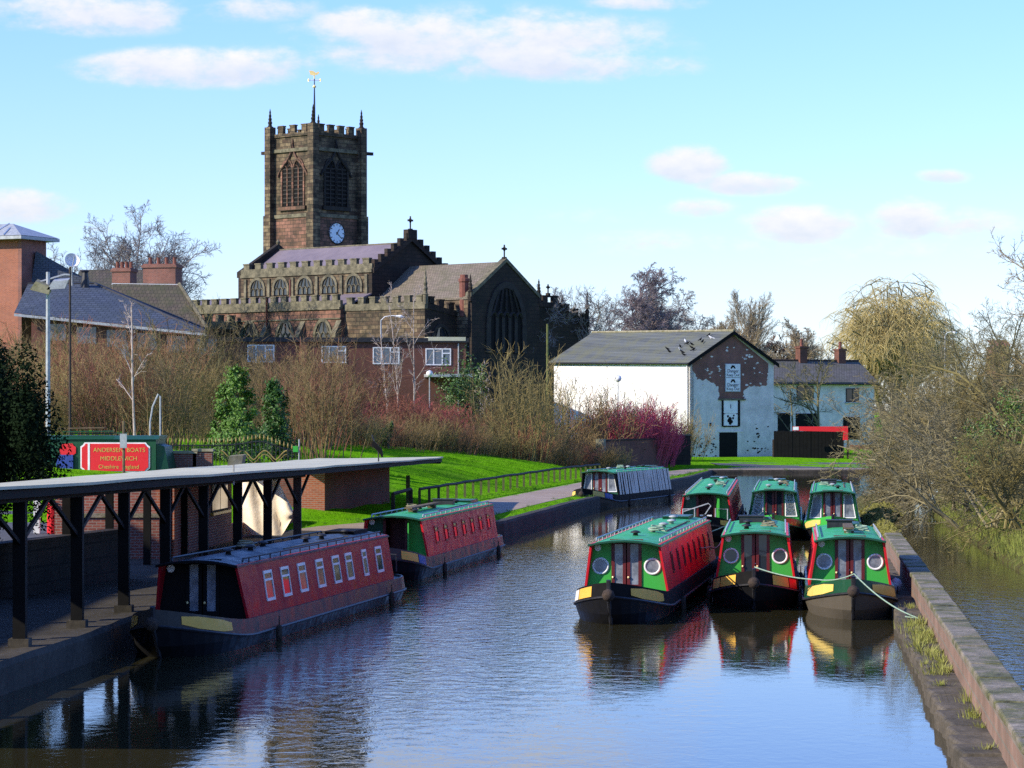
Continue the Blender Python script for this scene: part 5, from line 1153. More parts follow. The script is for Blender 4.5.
m = MB(); m.prism([a,b,c,d], (0,.05,.18)); m.build('roof', M['tile_brown'], TB); m = MB(); m.tube([b + Vector((.1,0,.15)), c + Vector((.1,0,.15))], .16, 5); m.build('verge', M['stone_trim'], TB)
m = MB(); m.tube([c, d], .15, 6); m.build('ridge', M['dish'], TB); m = MB(); m.prism([a + Vector((.3,.5,-.1)), b + Vector((-.3,.5,-.1)), Vector((b.x-.3,b.y+.5,1)), Vector((a.x+.3,a.y+.5,1))], (0,8,0)); m.build('wall', M['brick_dark'], TB)
for lab, px0, px1, y0, y1, Y in (('wide brick chimney stack with a row of pots behind the tiled roof', 143, 177, 264, 288, 215), ('lower ruddy brick chimney stack half hidden by bare branches', 112, 131, 268, 290, 222)):
    s = F/Y; t = thing('chimney_stack', lab, 'chimney', (pt(px0, s).x, Y, 0), R(-12)); w_ = (px1-px0)/s; zt = CAMZ-(y0-HZ)/s
    m = MB(); m.box(0,0,CAMZ-(y1+40-HZ)/s,w_,1.6,zt); m.box(-.1,-.1,zt-.3,w_+.1,1.7,zt-.1); m.build('stack', M['brick'], t)
    for k in range(4): m = MB(); m.lathe([(.18,zt),(.15,zt+.1),(.15,zt+.5),(.18,zt+.55),(.08,zt+.56)], (w_*(k+.5)/4,.8,0), 8); m.build('chimney_pot', M['pot'], t)
HT = thing('terrace_roof', 'dim tiled roof of a terrace behind the bare trees', 'house', (0,0,0)); a, b, c, d = hp(70,292,226), hp(180,292,226), hp(170,272,232), hp(80,272,232)
m = MB(); m.prism([a,b,c,d], (0,.05,.2)); m.build('roof', M['tile_brown'], HT); m = MB(); m.prism([a + Vector((0,.3,-.05)), b + Vector((0,.3,-.05)), Vector((b.x,b.y+.3,2)), Vector((a.x,a.y+.3,2))], (0,5,0)); m.build('wall', M['brick_dark'], HT)
t = thing('satellite_dish', 'white satellite dish tilted above the blue slate roof', 'satellite dish', hp(71,262,186)); m = MB(); nrm = Vector((.35,-.8,.35)).normalized(); u = nrm.orthogonal().normalized(); w2 = nrm.cross(u)
rows = []
for i in range(6): rows.append([nrm*(.35*(i/5)**2) + (u*math.cos(2*math.pi*j/16) + w2*math.sin(2*math.pi*j/16))*(.5*i/5 + .01) for j in range(17)])
m.grid(rows); m.grid([[p - nrm*.05 for p in r][::-1] for r in rows]); m.build('dish', M['dish'], t, True); m = MB(); m.tube([(0,.1,-.1),(0,.6,-1.6)], .07, 6); m.tube([(0,0,-.8), nrm*1.0], .03, 4); m.build('bracket', M['steel'], t)

# ------------------------------------------------------------------ lamps and poles
def lamp_post(name, label, px, Y, ytop, arm=None, globe=False, cat='street lamp', mname='steel', r=.07, group=None, base=None):
    s = F/Y; x = (px-512)/s; zb = gz(x, Y) if base is None else base; t = thing(name, label, cat, (x, Y, zb), 0, group); h = CAMZ-(ytop-HZ)/s - zb
    m = MB(); m.tube([(0,0,0),(0,0,1.2),(0,0,h)], [r*1.3,r,r*.8], 8); m.build('pole', M[mname], t)
    if arm:
        m = MB(); m.tube([(0,0,h-.02),(arm*.25,0,h+.28),(arm*.7,0,h+.36),(arm,0,h+.33)], r*.6, 5); m.build('arm', M['dish'], t); m = MB(); m.tube([(arm*.95,0,h+.33),(arm*1.25,0,h+.30),(arm*1.5,0,h+.24)], [.07,.14,.05], 6); m.build('lamp_head', M['dish'], t)
    if globe: m = MB(); m.lathe([(.05,h),(.18,h+.06),(.26,h+.2),(.26,h+.32),(.18,h+.46),(.02,h+.52)], n=12); m.build('globe', M['dish'], t, True)
    return t, h
t, h = lamp_post('flood_lamp', 'tall grey lamp post with two floodlights above the dark evergreen', 48, 112, 272, r=.10)
for sg, dx in ((-1,-.25),(1,.45)):
    m = MB(); m.prism([(dx-.45*abs(sg),-.35,h-.75),(dx+.35,-.35,h-.95) if sg < 0 else (dx+.3,-.35,h-.7),(dx+.4,-.35,h-.65) if sg < 0 else (dx+.45,-.35,h-.35),(dx-.2,-.35,h-.4)], (0,.5,.12)); m.build('floodlight', M['lichen' if sg < 0 else 'steel'], t)
m = MB(); m.tube([(-.5,0,h-.45),(.7,0,h-.1),(.9,0,h-.12)], .04, 5); m.build('crossbar', M['steel'], t)
lamp_post('rusty_pole', 'thin rusty pole standing right of the floodlight post', 70, 118, 267, mname='wood_dark', r=.06, cat='pole')
lamp_post('mossy_pole', 'mossy green telegraph pole left of the white warehouse', 547.5, 205, 324, mname='moss_wood', r=.11, cat='pole')
lamp_post('globe_lamp', 'white globe lamp post in front of the white warehouse wall', 618, 196, 382, globe=True, cat='lamp post', r=.05, group='globe lamps')
lamp_post('globe_lamp', 'white globe lamp before the low brick flats', 429.5, 208, 377, globe=True, cat='lamp post', r=.05, group='globe lamps')
lamp_post('street_lamp', 'white street lamp with curved arm against the church wall', 381, 224, 320, arm=1.3, group='street lamps')
lamp_post('street_lamp', 'pale street lamp with short arm among the bushes left of the willow edge', 945, 235, 336, arm=.7, group='street lamps')
lamp_post('street_lamp', 'white street lamp with arm bending left just above the warehouse ridge', 722, 300, 333, arm=-1.4, group='street lamps', base=1)
lamp_post('street_lamp', 'white street lamp half hidden behind the warehouse ridge, left one', 708, 330, 332, arm=-.7, group='street lamps', base=1)
RH = thing('red_roof_house', 'distant house with red roof peeping over the right hand bushes', 'house', pt(994, 8.5)); m = MB(); m.box(0,0,0,1.6,5,CAMZ+(HZ-346)/8.5); m.build('wall', M['brick'], RH); m = MB(); z = CAMZ+(HZ-346)/8.5; m.prism([(-.3,-.3,z),(1.9,-.3,z),(1.9,2.5,z+.6),(-.3,2.5,z+.6)], (0,0,.15)); m.build('roof', M['brick_orange'], RH)

# ------------------------------------------------------------------ timber rail along the lawn
fn = thing('rail_fence', 'long low timber rail fence with dark top rail along the lawn', 'fence', (0,0,0))
A, B = Vector((-3.7,108,0)), Vector((5.2,160,0)); N = 28
rail = []
for i in range(N):
    p = A.lerp(B, i/(N-1)); z = gz(p.x, p.y); hh = .72 + rng.uniform(-.02,.02); rail.append((p.x+.0, p.y, z+hh-.02))
    m = MB(); m.box(-.055,-.055,-.2,.055,.055,hh-.06); o = m.build('post', M['moss_wood'], fn); o.location = (p.x, p.y, z)
m = MB(); m.tube(rail, .06, 4); m.build('top_rail', M['wood_dark'], fn)
fn = thing('gate_rail', 'short detached rail between two posts beside the brick store', 'fence', (0,0,0)); m = MB()
p, q = gp(393,512,.62), gp(411,507,.62); z = .62
for o in (p, q): m = MB(); m.box(o.x-.07,o.y-.07,.3,o.x+.07,o.y+.07,1.3); m.build('post', M['wood_dark'], fn)
m = MB(); m.tube([(p.x,p.y,1.3),(q.x,q.y,1.32)], .07, 4); m.build('top_rail', M['wood_dark'], fn)
o = gp(408,504,.65); m = MB(); m.box(-.08,-.08,-.3,.08,.08,1.15); k = m.build('mossy_post', M['moss_wood']); k.location = (o.x,o.y,.65); tag(k, 'lone taller mossy post standing behind the short rail', 'post')
# ------------------------------------------------------------------ plants
def grow(mb, p, d, L, r, lev, P, g):
    n = P['seg'][lev]; pts = [p.copy()]; dirs = []; rad = [r]; rt = r * P.get('taper', .45); st = L / n; wig = P['wig'][lev]; up = P['up'][lev]
    for i in range(n):
        d = (d + Vector((g.gauss(0, wig), g.gauss(0, wig), g.gauss(0, wig) + up))).normalized()
        p = p + d * st; pts.append(p.copy()); dirs.append(d.copy()); rad.append(r + (rt - r) * (i+1)/n)
    mb.tube(pts, rad, P['sides'][lev], cap=False)
    if lev + 1 >= len(P['n']) + 1: return
    if lev >= len(P['n']): return
    k = P['n'][lev]; k = max(1, int(k * g.uniform(.8, 1.2) + .5))
    for j in range(k):
        t = P['from'][lev] + (1 - P['from'][lev]) * ((j + g.random()) / k); f = min(t * n, n - .001); i = int(f); q = pts[i].lerp(pts[i+1], f - i); dd = dirs[i]
        ax = dd.orthogonal().normalized(); ax.rotate(Matrix.Rotation(g.uniform(0, 2*math.pi), 3, dd)); nd = dd.copy(); nd.rotate(Matrix.Rotation(R(P['ang'][lev] * g.uniform(.7, 1.3)), 3, ax))
        cl = L * P['len'][lev] * (1.15 - .65 * t) * g.uniform(.75, 1.2)
        grow(mb, q, nd, cl, max(P['rmin'], rad[i] * P.get('rk', .55)), lev + 1, P, g)
TREE = dict(seg=[6,5,4,3,2], wig=[.06,.12,.16,.2,.22], up=[.06,.06,.05,.03,.02], n=[11,7,6,5], ang=[42,45,45,45], len=[.62,.55,.5,.5], sides=[7,5,4,3,3], rmin=.016, **{'from': [.28,.2,.15,.15]})
def tree_mesh(seed, H, r, **kw):
    P = dict(TREE); P.update(kw); g = random.Random(seed); m = MB(); grow(m, Vector((0,0,-.3)), Vector((0,0,1)), H, r, 0, P, g); return m
def place_tree(name, label, px, Y, ybase_z, m, mn, sc=1, rz=0, cat='tree', group=None, tm=None):
    o = m.build(name, M[mn], None); o.location = (pt(px, F/Y).x, Y, ybase_z); o.scale = (sc,)*3; o.rotation_euler = (0,0,rz); tag(o, label, cat, group); return o
# trees on the skyline
def skyline(name, label, px, Y, ytop, mn, seed, H=None, **kw):
    s = F/Y; zb = min(6, 3.0); top = CAMZ + (HZ-ytop)/s; Ht = top - zb
    m = tree_mesh(seed, Ht*.82 if H is None else H, .015*Ht*kw.pop('rr', 1), **kw); zmax = max(v[2] for v in m.v); k = Ht/zmax; m.v = [(x*k, y*k, z*k) for x, y, z in m.v]
    return place_tree(name, label, px, Y, zb, m, mn, group='bare trees on the skyline')
skyline('bare_tree', 'tall bare tree with spreading fan of branches behind the brown tiled roof', 124, 240, 197, 'twig_grey', 4, n=[14,10,9,6], rmin=.021, len=[.78,.55,.5,.5], ang=[40,42,45,45], up=[.06,.07,.05,.03,.02], **{'from':[.33,.2,.15,.15]})
skyline('bare_tree', 'shorter bare tree left of the tall one behind the slate roof', 98, 235, 226, 'twig_grey', 9, n=[13,10,9,6], rmin=.021, len=[.8,.55,.5,.5], ang=[48,45,45,45], **{'from':[.3,.2,.15,.15]})
skyline('bare_tree', 'bare dark tree rising just right of the church end', 583, 250, 280, 'twig_grey', 12, n=[13,10,9,6], len=[.8,.6,.5,.5], ang=[50,45,45,45], rmin=.019)
skyline('birch_tree', 'bare purplish birch with fine drooping twigs behind the warehouse roof', 640, 262, 262, 'twig_purple', 21, n=[22,12,10,7], up=[.06,.05,-.04,-.16,-.25], len=[.46,.5,.5,.6], ang=[48,45,45,45], rmin=.017, **{'from':[.12,.15,.15,.15]})
skyline('birch_tree', 'lower grey birch right beside the tall birch behind the warehouse', 672, 268, 288, 'twig_grey', 22, n=[22,12,10,7], up=[.06,.04,-.05,-.16,-.25], len=[.55,.5,.5,.6], rmin=.017, **{'from':[.12,.15,.15,.15]})
skyline('poplar_tree', 'upright pale bare tree behind the warehouse ridge', 740, 280, 287, 'twig_pale', 31, n=[24,11,9,6], ang=[30,26,28,30], up=[.06,.12,.1,.08,.05], len=[.6,.5,.5,.5], rmin=.012, **{'from':[.15,.2,.15,.15]})
skyline('poplar_tree', 'lower pale bare tree left of the upright one behind the warehouse', 716, 286, 312, 'twig_pale', 32, n=[22,10,9,6], ang=[32,26,30,30], up=[.06,.12,.1,.08,.05], rmin=.018)
skyline('bare_tree', 'thin bare tree above the house roof beside the willow', 800, 276, 316, 'twig_pale', 41, n=[20,10,9,6], ang=[40,35,35,35], rmin=.018)
skyline('bare_tree', 'ruddy bare tree just right of the warehouse gable', 778, 284, 332, 'twig_red', 42, n=[20,10,9,6], rmin=.018)
# small tree before the house
m = tree_mesh(52, 6.8, .14, n=[10,6,5,3], ang=[55,45,40,40], len=[.72,.5,.5,.5], rmin=.02, up=[.05,.07,.06,.04,.02], **{'from':[.25,.2,.2,.2]})
place_tree('small_tree', 'small mossy bare tree standing before the house and black boarding', 819, 226, .7, m, 'bark_olive')
m = tree_mesh(53, 6.0, .09, n=[8,6,5], ang=[40,45,40], rmin=.018)
place_tree('small_tree', 'slender bare sapling between the warehouse corner and the small mossy tree', 795, 232, .7, m, 'bark_olive')
# weeping willow
wl_t = thing('willow_tree', 'golden weeping willow rising behind the house chimneys', 'tree', (pt(893, 9).x, 300, 1.0))
g = random.Random(77); m = MB(); st = MB()
RX, RZ, CZ = 9.4, 11.8, 6.6                       # dome of the crown
def arc(p, q, bend, r0, r1, n, sides, mb):
    pts = []; mid = p.lerp(q, .5) + bend; j1, j2 = Vector((g.gauss(0,.15),g.gauss(0,.15),g.gauss(0,.15))), Vector((g.gauss(0,.15),g.gauss(0,.15),g.gauss(0,.1)))
    for i in range(n + 1):
        t = i/n; pts.append(p*(1-t)**2 + mid*2*t*(1-t) + q*t*t + (j1*math.sin(t*3.1) + j2*math.sin(t*6.2))*(q-p).length*.12)
    mb.tube(pts, [r0 + (r1-r0)*i/n for i in range(n+1)], sides, cap=False); return pts
def dome(u):
    a = g.uniform(0, 6.28); e = math.asin(g.uniform(.05, 1.0)); return Vector((math.cos(a)*math.cos(e)*RX*u, math.sin(a)*math.cos(e)*RX*u, CZ + math.sin(e)*RZ*u))
forks = []
for x0, q in ((0, Vector((.6,0,6.5))), (-.5, Vector((-2.2,.3,7.5))), (.6, Vector((2.6,-.4,7))), (.1, Vector((.2,1.5,8)))):
    forks += arc(Vector((x0,0,-.3)), q, Vector((0,0,.6)), .5, .3, 6, 8, m)[3:]
for k in range(80):
    p = g.choice(forks); q = dome(g.uniform(.65,1.0)); P1 = arc(p, q, Vector((0,0,1.2)), .17, .06, 7, 5, m)
    for j in range(6):
        b_ = g.choice(P1[2:]); q2 = b_ + (dome(1.0) - b_)*g.uniform(.35,.8) + Vector((0,0,g.uniform(0,1.0))); q2 = Vector((max(-RX,min(RX,q2.x)), max(-RX,min(RX,q2.y)), q2.z)); P2 = arc(b_, q2, Vector((0,0,.7)), .055, .022, 5, 4, m)
        for _ in range(17):
            c = g.choice(P2[1:]); o = Vector((c.x, c.y, 0)); o = o.normalized() if o.length > .3 else Vector((1,0,0)); o.rotate(Matrix.Rotation(g.gauss(0,.9), 3, 'Z')); L = g.uniform(.4, 1.2) + 3.0*g.random()**2*(1.2 if c.z < 8.5 else (.5 if c.z < 12 else .15))
            st.tube([c, c + o*.45 + Vector((0,0,.28)), c + o*1.05 + Vector((0,0,.05-.1*L)), c + o*1.45 + Vector((0,0,-.45*L)), c + o*1.6 + Vector((g.gauss(0,.1),0,-L))], [.015,.014,.013,.011,.008], 3, cap=False)
m.build('trunk', M['bark_olive'], wl_t); st.build('hanging_twigs', M['willow'], wl_t)

# thickets: many separate shrubs made from a few kinds
def shrub_mesh(seed, H, W, n=36, side=4, r=.02, up=.06, twig=3, ang=32):
    g = random.Random(seed); m = MB(); P = dict(seg=[5,3,2], wig=[.10,.16,.2], up=[up,.05,.03], n=[side,twig], ang=[ang,38], len=[.45,.5], sides=[4,3,3], rmin=.009, rk=.6, taper=.35, **{'from':[.25,.2]})
    for i in range(n):
        a = g.uniform(0, 6.28); q = g.random()**.5; p = Vector((math.cos(a)*q*W*.45, math.sin(a)*q*W*.45, -.15)); d = Vector((math.cos(a)*q*.35*W/H, math.sin(a)*q*.35*W/H, 1)).normalized()
        grow(m, p, d, H*g.uniform(.6,1.0)*(1-.25*q), r*g.uniform(.6,1.2), 0, P, g)
    return m
me_tall = [shrub_mesh(100+i, 5.4, 3.6, 30, 8, .028, twig=5) for i in range(4)]
me_dog = [shrub_mesh(150+i, 3.0, 2.6, 100, 8, .018, twig=4, ang=24) for i in range(2)]
me_mid = [shrub_mesh(120+i, 3.0, 3.0, 44, 7, .018, twig=4) for i in range(4)]
protos = {}
def shrub(kind, mn, i, loc, sc, rz, label, cat, group, name):
    key = (kind, mn, i)
    if key not in protos:
        m = {'tall': me_tall, 'mid': me_mid, 'dog': me_dog}[kind][i]; o = m.build(name, M[mn], None); protos[key] = o
    else: o = protos[key].copy(); C.objects.link(o)
    o.location = loc; o.scale = sc; o.rotation_euler = (rng.uniform(-.05,.05), rng.uniform(-.05,.05), rz); tag(o, label, cat, group); return o
# left tall thicket (columns -5..335), in three rows
for Y, z_, n, y_top in ((128, 2.6, 15, 352), (142, 3.2, 18, 336), (160, 4.0, 21, 322)):
    s = F/Y
    for i in range(n):
        px = -12 + (i + rng.uniform(.2,.8)) * 350/n; x = (px-512)/s; zb = gz(x, Y); top = CAMZ + (HZ - y_top - rng.gauss(6, 12))/s
        if 205 < px < 285: top -= 2.3 if Y == 128 else 1.6
        k = (top - zb)/5.0; mn = rng.choice(('twig_tan','twig_tan','twig_olive','twig_red'))
        shrub('tall', mn, rng.randrange(4), (x, Y + rng.uniform(-4,4), zb), (k*rng.uniform(.9,1.2), k*rng.uniform(.9,1.2), k), rng.uniform(0,6.28), 'tall bare brown shrub crowded into the thicket behind the shed', 'shrub', 'bare shrubs of the left thicket', 'bare_shrub')
for i in range(12):                        # the thicket runs on beyond the left edge
    px = -300 + 24*i + rng.uniform(-8,8); Y = 165 + rng.uniform(-12,8); x = (px-512)/F*Y; k = rng.uniform(1.0,1.5)
    shrub('tall', rng.choice(('twig_tan','twig_olive')), rng.randrange(4), (x, Y, gz(x, Y)), (k,k,k), rng.uniform(0,6.28), 'tall bare brown shrub crowded into the thicket behind the shed', 'shrub', 'bare shrubs of the left thicket', 'bare_shrub')
# hedge band above the lawn (columns 335..690)
def hedge_y(px): return 447 + (px-400)*.085 if px < 600 else 464
for row, (dy, hh) in enumerate(((0, 2.4), (6, 3.0), (13, 3.6))):
    for i in range(21):
        px = 338 + (i + rng.uniform(.1,.9)) * 285/21; Yb = 146 + (px-340)*.13 + dy; s = F/Yb; x = (px-512)/s; zb = gz(x, Yb); k = hh/2.9*rng.uniform(.85,1.15)
        if px > 560: k *= .8
        mn = rng.choice(('twig_red','twig_red','twig_tan','twig_olive') if row else ('twig_tan','twig_olive','twig_red','twig_tan'))
        if px < 450 and row: mn = 'twig_wine' if rng.random() < .45 else 'twig_red'
        shrub('mid', mn, rng.randrange(4), (x, Yb + rng.uniform(-1.5,1.5), zb-.1), (k*1.15, k*1.15, k), rng.uniform(0,6.28), 'bare reddish brown shrub in the hedge along the top of the lawn', 'shrub', 'hedge shrubs above the lawn', 'hedge_shrub')
# tall olive bush in the middle
for k_, (px, Y, yt, lab) in enumerate(((512,168,352,'tall olive stemmed bush rising above the hedge right of the flats'),(528,176,345,'looser tall bare bush behind the olive stemmed one'),(330,150,372,'wide bare olive bush at the left end of the lawn'),(306,140,385,'bare olive bush beside the smaller conical evergreen'))):
    s = F/Y; x = (px-512)/s; zb = gz(x, Y); k = (CAMZ + (HZ-yt)/s - zb)/4.9; shrub('tall', 'twig_olive', k_, (x, Y, zb), (k,k,k), k_, lab, 'bush', None, 'olive_bush')
# in front of the warehouse
for k_, (px, Y, yt, mn, lab) in enumerate(((597,188,370,'twig_tan','pale bare bush against the left part of the white wall'),(575,190,388,'twig_red','ruddy bare bush at the left foot of the white wall'),(640,201,398,'twig_tan','tan bare bush against the white wall right of the globe lamp'),(662,203,398,'twig_tan','tan bare bush above the crimson dogwood'),(683,205,405,'twig_olive','olive bare bush at the warehouse corner'),(606,194,396,'twig_red','reddish bare bush left of the globe lamp'))):
    s = F/Y; x = (px-512)/s; zb = gz(x, Y); k = (CAMZ + (HZ-yt)/s - zb)/2.8; shrub('mid', mn, k_ % 4, (x, Y, zb), (k*.8,k*.8,k), k_*1.3, lab, 'bush', None, 'bare_bush')
for k_, (px, Y, yt) in enumerate(((622,190,400),(638,191,393),(652,192,399))):
    s = F/Y; x = (px-512)/s; zb = gz(x, Y); k = (CAMZ + (HZ-yt)/s - zb)/2.8
    shrub('dog', 'twig_crimson', k_ % 2, (x, Y, zb), (k*.85,k*.85,k), k_*2.0, ('leftmost crimson stemmed dogwood behind the parapet wall','middle and tallest crimson dogwood behind the parapet wall','rightmost crimson dogwood near the warehouse corner')[k_], 'dogwood', 'crimson dogwoods', 'dogwood_bush')
# birch saplings with pale stems
for px, Y, yt, lab in ((401,205,302,'pale birch stem nearest the middle window of the flats'),(413,206,296,'taller pale birch stem right of its twin before the flats'),(391,207,330,'thin leaning pale stem left of the birch pair'),(135,122,300,'single pale birch stem rising from the left thicket'),(483,196,365,'thin pale stem bent over beside the olive bush')):
    s = F/Y; x = (px-512)/s; zb = gz(x, Y); Ht = CAMZ + (HZ-yt)/s - zb; m = tree_mesh(int(px), Ht, .065, n=[9,5,4], ang=[30,35,35], len=[.28,.5,.5], wig=[.03,.12,.15,.2], rmin=.012, **{'from':[.35,.2,.2]})
    o = m.build('birch_sapling', M['birch']); o.location = (x, Y, zb); tag(o, lab, 'sapling', 'pale birch saplings')

# evergreens: leaves spread through a volume round a stem
def leafy(seed, shape, n, size, m=None):
    g = random.Random(seed); m = m or MB()
    for _ in range(n):
        p, out = shape(g); nrm = (out + Vector((g.gauss(0,.6), g.gauss(0,.6), g.gauss(0,.6)))).normalized(); u = nrm.orthogonal().normalized(); u.rotate(Matrix.Rotation(g.uniform(0,6.28), 3, nrm)); w = nrm.cross(u); s = size*g.uniform(.6,1.4)
        m.add([p - u*s, p + w*s*.45 - nrm*s*.1, p + u*s, p - w*s*.45 - nrm*s*.1], [(0,1,2,3)])
    return m
def cone_shape(H, r, pw=.8):
    gg = random.Random(int(H*100)); cl = []
    for _ in range(95):
        t = gg.random()**1.2; a = gg.uniform(0,6.28); q = (r*(1-t)**pw + .05)*gg.uniform(.35,1.08); cl.append((Vector((math.cos(a)*q, math.sin(a)*q, .15 + H*t*gg.uniform(.94,1.0))), gg.uniform(.13,.30)*(1.1-.5*t), Vector((math.cos(a), math.sin(a), .4))))
    def f(g):
        c, k, o = g.choice(cl); return c + Vector((g.gauss(0,.7), g.gauss(0,.7), g.gauss(0,.8)))*k, o
    return f
def blob_shape(rx, ry, rz_, lumps, seed):
    gg = random.Random(seed); L = [(Vector((gg.gauss(0,.5)*rx, gg.gauss(0,.5)*ry, (.25 + .75*gg.random())*rz_)), gg.uniform(.28,.55)) for _ in range(lumps)]
    def f(g):
        c, k = g.choice(L); d = Vector((g.gauss(0,1), g.gauss(0,1), g.gauss(0,1))).normalized(); q = g.random()**.4*k; p = c + Vector((d.x*rx*q, d.y*ry*q, d.z*rz_*q*.8)); p.z = max(.02, p.z); return p, d
    return f
def evergreen(name, label, px, Y, ytop, shape_fn, n, size, mn, group=None, zb=None, cat='evergreen'):
    s = F/Y; x = (px-512)/s; z = gz(x, Y) if zb is None else zb; H = CAMZ + (HZ-ytop)/s - z; t = thing(name, label, cat, (x, Y, z), 0, group)
    m = MB(); m.tube([(0,0,-.3),(0,0,H*.5),(0,0,H*.8)], [.10,.07,.02], 6); m.build('trunk', M['bark'], t); leafy(int(px*7), shape_fn(H), n, size, None).build('crown', M[mn], t)
evergreen('conical_evergreen', 'larger bright green conical evergreen behind the shed roof', 238, 118, 372, lambda H: cone_shape(H, 1.3, .45), 12000, .075, 'leaf_bright', 'conical evergreens')
evergreen('conical_evergreen', 'smaller conical evergreen standing just right of the larger one', 274, 121, 384, lambda H: cone_shape(H, .85, .48), 7000, .07, 'leaf_bright', 'conical evergreens')
evergreen('dark_evergreen', 'big dark evergreen bush at the left edge above the shed roof', -12, 74, 366, lambda H: blob_shape(1.5, 1.6, H*.9, 34, 3), 60000, .06, 'leaf_dark', zb=.7)
evergreen('yellow_green_bush', 'small yellow green bush in the hedge before the flats', 463, 176, 376, lambda H: blob_shape(1.7, 1.2, H, 10, 5), 4500, .09, 'leaf_ivy')
evergreen('olive_green_bush', 'dark olive evergreen bush left of the parapet wall', 592, 190, 426, lambda H: blob_shape(1.2, 1.3, H, 10, 6), 4500, .08, 'leaf_ivy')
evergreen('ivy_clump', 'small bright leafed ivy clump at the left end of the lawn', 388, 150, 425, lambda H: blob_shape(.35, .3, H, 8, 9), 900, .07, 'leaf_ivy')
for k_, (px, py, Y) in enumerate(((1003,420,88),(985,455,84))):
    s = F/Y; x = (px-512)/s; t = leafy(900+k_, blob_shape(1.0, .8, 1.5, 9, 40+k_), 1100, .055); o = t.build('ivy_clump', M['leaf_ivy']); o.location = (x, Y, CAMZ-(py-HZ)/s - .75); tag(o, ('highest green ivy clump among the bare branches on the right','ivy clump low at the edge of the right hand bushes','ivy clump at the right edge halfway down the bank','lowest ivy clump over the right bank')[k_], 'ivy', 'ivy clumps on the right bank')

# right bank: sprawling bare bushes, hanging over the water
def sprawl(seed, H, r, lean, n0=5, **kw):
    g = random.Random(seed); m = MB(); P = dict(seg=[6,5,4,3,2], wig=[.12,.16,.2,.24,.25], up=[.01,.0,.0,-.01,-.01], n=[9,7,5,3], ang=[48,48,48,46], len=[.58,.55,.52,.5], sides=[6,4,3,3,3], rmin=.008, rk=.5, taper=.4, **{'from':[.15,.12,.1,.1]}); P.update(kw)
    for i in range(n0):
        a = g.uniform(0, 6.28); d = Vector((math.cos(a)*.7 + lean[0], math.sin(a)*.7 + lean[1], .75 + lean[2])).normalized(); grow(m, Vector((g.gauss(0,.5), g.gauss(0,.5), -.2)), d, H*g.uniform(.7,1.05), r*g.uniform(.6,1.1), 0, P, g)
    return m
RB_ = [(955,112,1.2,7.0,'twig_scrub',(-.5,-.1,.1),'bare brown bush leaning out over the far end of the side water'),
       (926,113,.5,4.6,'twig_scrub',(-.6,-.1,-.05),'low bare bush hanging over the tip of the spit'),
       (995,100,1.5,7.6,'twig_olive',(-.5,-.1,.15),'broad olive bare bush in the middle of the right bank'),
       (1030,88,1.6,7.2,'twig_scrub',(-.45,-.1,.1),'bare bush at the right edge above the grassy bank'),
       (1045,96,1.8,8.8,'twig_olive',(-.3,0,.3),'taller olive bare bush at the right edge'),
       (930,140,.9,8.0,'twig_scrub',(-.2,0,.2),'bare brown bush behind the spit before the willow'),
       (980,130,1.4,9.5,'twig_olive',(-.15,0,.4),'tall grey bare bush behind the right bank'),
       (922,135,.6,4.4,'twig_olive',(-.3,-.2,0),'small bare bush at the left end of the right hand thicket'),
       (1015,150,1.8,11,'twig_scrub',(-.1,0,.5),'tall bare bush far back at the right edge'),
       (985,84,1.0,4.6,'twig_scrub',(-.3,-.2,.1),'low bare bush on the right bank just above the dead grass'),
       (1018,80,1.1,5.0,'twig_olive',(-.3,-.1,.2),'olive bare bush low at the right edge of the picture'),
       (968,97,1.0,4.8,'twig_scrub',(-.5,-.2,.0),'bare bush arching over the water before the leaning one'),
       (1000,112,1.6,7.0,'twig_scrub',(-.2,-.1,.2),'dense tan bare bush behind the ivy clumps'),
       (945,125,1.0,6.0,'twig_olive',(-.4,-.1,.1),'olive bare bush between the spit and the leaning bush'),
       (960,165,1.2,9,'twig_red',(0,0,.4),'ruddy bare bush far back behind the thicket')]
for k_, (px, Y, zb, H, mn, ln, lab) in enumerate(RB_):
    m = sprawl(300+k_, H*.74, .07, ln, 7); o = m.build('bare_bush', M[mn]); o.location = (pt(px, F/Y).x, Y, zb); tag(o, lab, 'bush', 'bare bushes on the right bank')
for k_, (px, Y, H, ln, lab) in enumerate(((972,106,6.6,(-.55,-.1,.25),'pale olive limbed bush arching leftwards from the right bank'),(1016,96,7.0,(-.6,-.15,.3),'larger olive limbed bush arching from the right edge'),(1035,118,9.0,(-.4,0,.5),'upright olive limbed bush behind the right edge bushes'))):
    m = sprawl(340+k_, H*.8, .10, ln, 5, n=[8,5,4,2]); o = m.build('limbed_bush', M['bark_olive']); o.location = (pt(px, F/Y).x, Y, 1.3); tag(o, lab, 'bush')
# two mossy limbed trees on the right
for k_, (px, Y, yt, lab) in enumerate(((1008,104,292,'mossy limbed bare tree with upright stems at the right edge'),(1098,92,196,'tall bare tree whose branch tips reach in at the upper right'))):
    s = F/Y; zb = 1.8; Ht = CAMZ + (HZ-yt)/s - zb; m = tree_mesh(400+k_, Ht*.8, .11, n=[10,7,5,4], ang=[50,45,42,40], len=[.7,.55,.5,.5], rmin=.009, up=[.05,.09,.06,.04,.02], **{'from':[.15,.2,.15,.15]}); zmax = max(v[2] for v in m.v); m.v = [(x*Ht/zmax, y*Ht/zmax, z*Ht/zmax) for x, y, z in m.v]
    place_tree('mossy_tree', lab, px, Y, zb, m, 'bark_olive' if k_ == 0 else 'twig_tan')
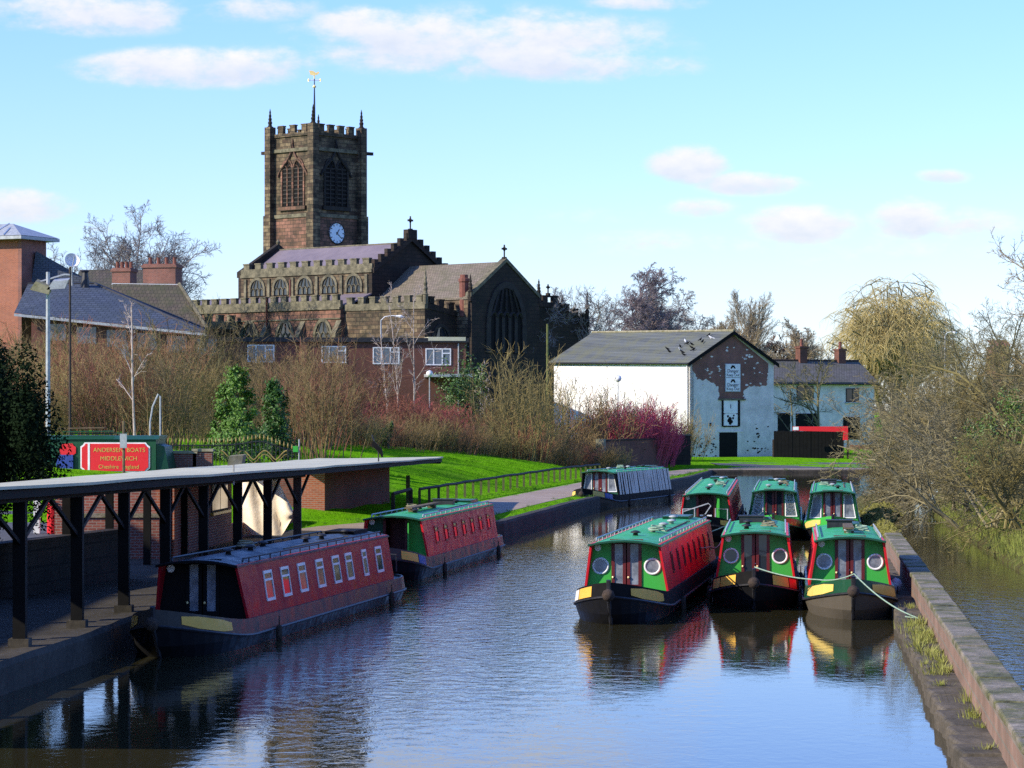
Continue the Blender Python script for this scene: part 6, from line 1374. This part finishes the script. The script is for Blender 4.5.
# dead grass, tufts and moss
def tufts(spots, seed, h, n, mn, name, label=None):
    g = random.Random(seed); m = MB()
    for x, y, z, sc in spots:
        for _ in range(n):
            a = g.uniform(0,6.28); q = abs(g.gauss(0,.16))*sc; b = Vector((x + math.cos(a)*q, y + math.sin(a)*q, z - .02)); o = Vector((math.cos(a), math.sin(a), 0))*g.uniform(.02,.16)*sc; L = h*g.uniform(.4,1.2)*sc; w = Vector((-math.sin(a), math.cos(a), 0))*.006
            m.add([b - w, b + w, b + o*.5 + Vector((0,0,L*.6)) + w*.7, b + o*.5 + Vector((0,0,L*.6)) - w*.7, b + o*1.2 + Vector((0,0,L))], [(0,1,2,3),(3,2,4)])
    o = m.build(name, M[mn]); return tag(o, kind='stuff')
g = random.Random(8); sp = []
for Y in [33 + .23*i for i in range(110)]:
    dens = .8 if 43 < Y < 53 else (.25 if Y > 53 else .16)
    if g.random() < dens: sp.append((wallx(Y) - g.uniform(.02,.42)*(1 if 41 < Y < 54 else .5), Y, .26, g.uniform(.5,1.1)))
tufts(sp, 1, .20, 50, 'grass_tuft', 'grass')
sp = [(0,0,0,0)][:0]
for i in range(520):
    Y = g.uniform(66, 118); e = ER[min(range(len(ER)), key=lambda k: abs(ER[k][1]-Y))]; d = abs(g.gauss(.8,.9)) + .12; x = e[0] + d; sp.append((x, Y, zr(x, Y, d) - .02, g.uniform(1.0,2.2)))
tufts(sp, 2, .24, 32, 'grass_tuft', 'grass')
sp = []
for i in range(420):
    e = rng.choice(TP); d = rng.choice((rng.uniform(.4,1.3), rng.uniform(3.8,5.5))); n_ = math.hypot(e[2], e[3]); x, y = e[0] + e[2]/n_*d, e[1] + e[3]/n_*d + rng.uniform(-1.2,1.2); sp.append((x, y, gz(x, y), rng.uniform(.5,1.0)))
M['lush'] = plant_mat('lush_grass', [(.05,.13,.012), (.10,.22,.02)], .8, .15)
tufts(sp, 3, .16, 34, 'lush', 'grass')
g2 = random.Random(31); sp = []
for i in range(2600):
    Y = g2.uniform(98, 166); e = min(TP, key=lambda q: abs(q[1]-Y)); d = g2.uniform(4.2, 19); n_ = math.hypot(e[2], e[3]); x, y = e[0] + e[2]/n_*d, e[1] + e[3]/n_*d; sp.append((x, y, gz(x, y), g2.uniform(.6,1.5)))
M['meadow'] = plant_mat('meadow_grass', [(.07,.19,.008), (.14,.33,.012), (.24,.36,.04)], 1, 0, nscale=.5)
tufts(sp, 4, .11, 12, 'meadow', 'grass')
def spit_shape(g):
    Y = g.uniform(81,112); xa = 11.1 + .1075*(Y-81); w = .85 + max(0, Y-100)*.09; q = g.random()**1.5; return Vector((xa + w*q + g.gauss(0,.06), Y, .05 + .5*math.sin(math.pi*min(.98,max(.05,q)))**.6 + abs(g.gauss(0,.05)))), Vector((-.3,-.3,1))
tag(leafy(5, spit_shape, 5000, .055).build('moss', M['leaf_moss']), kind='stuff')
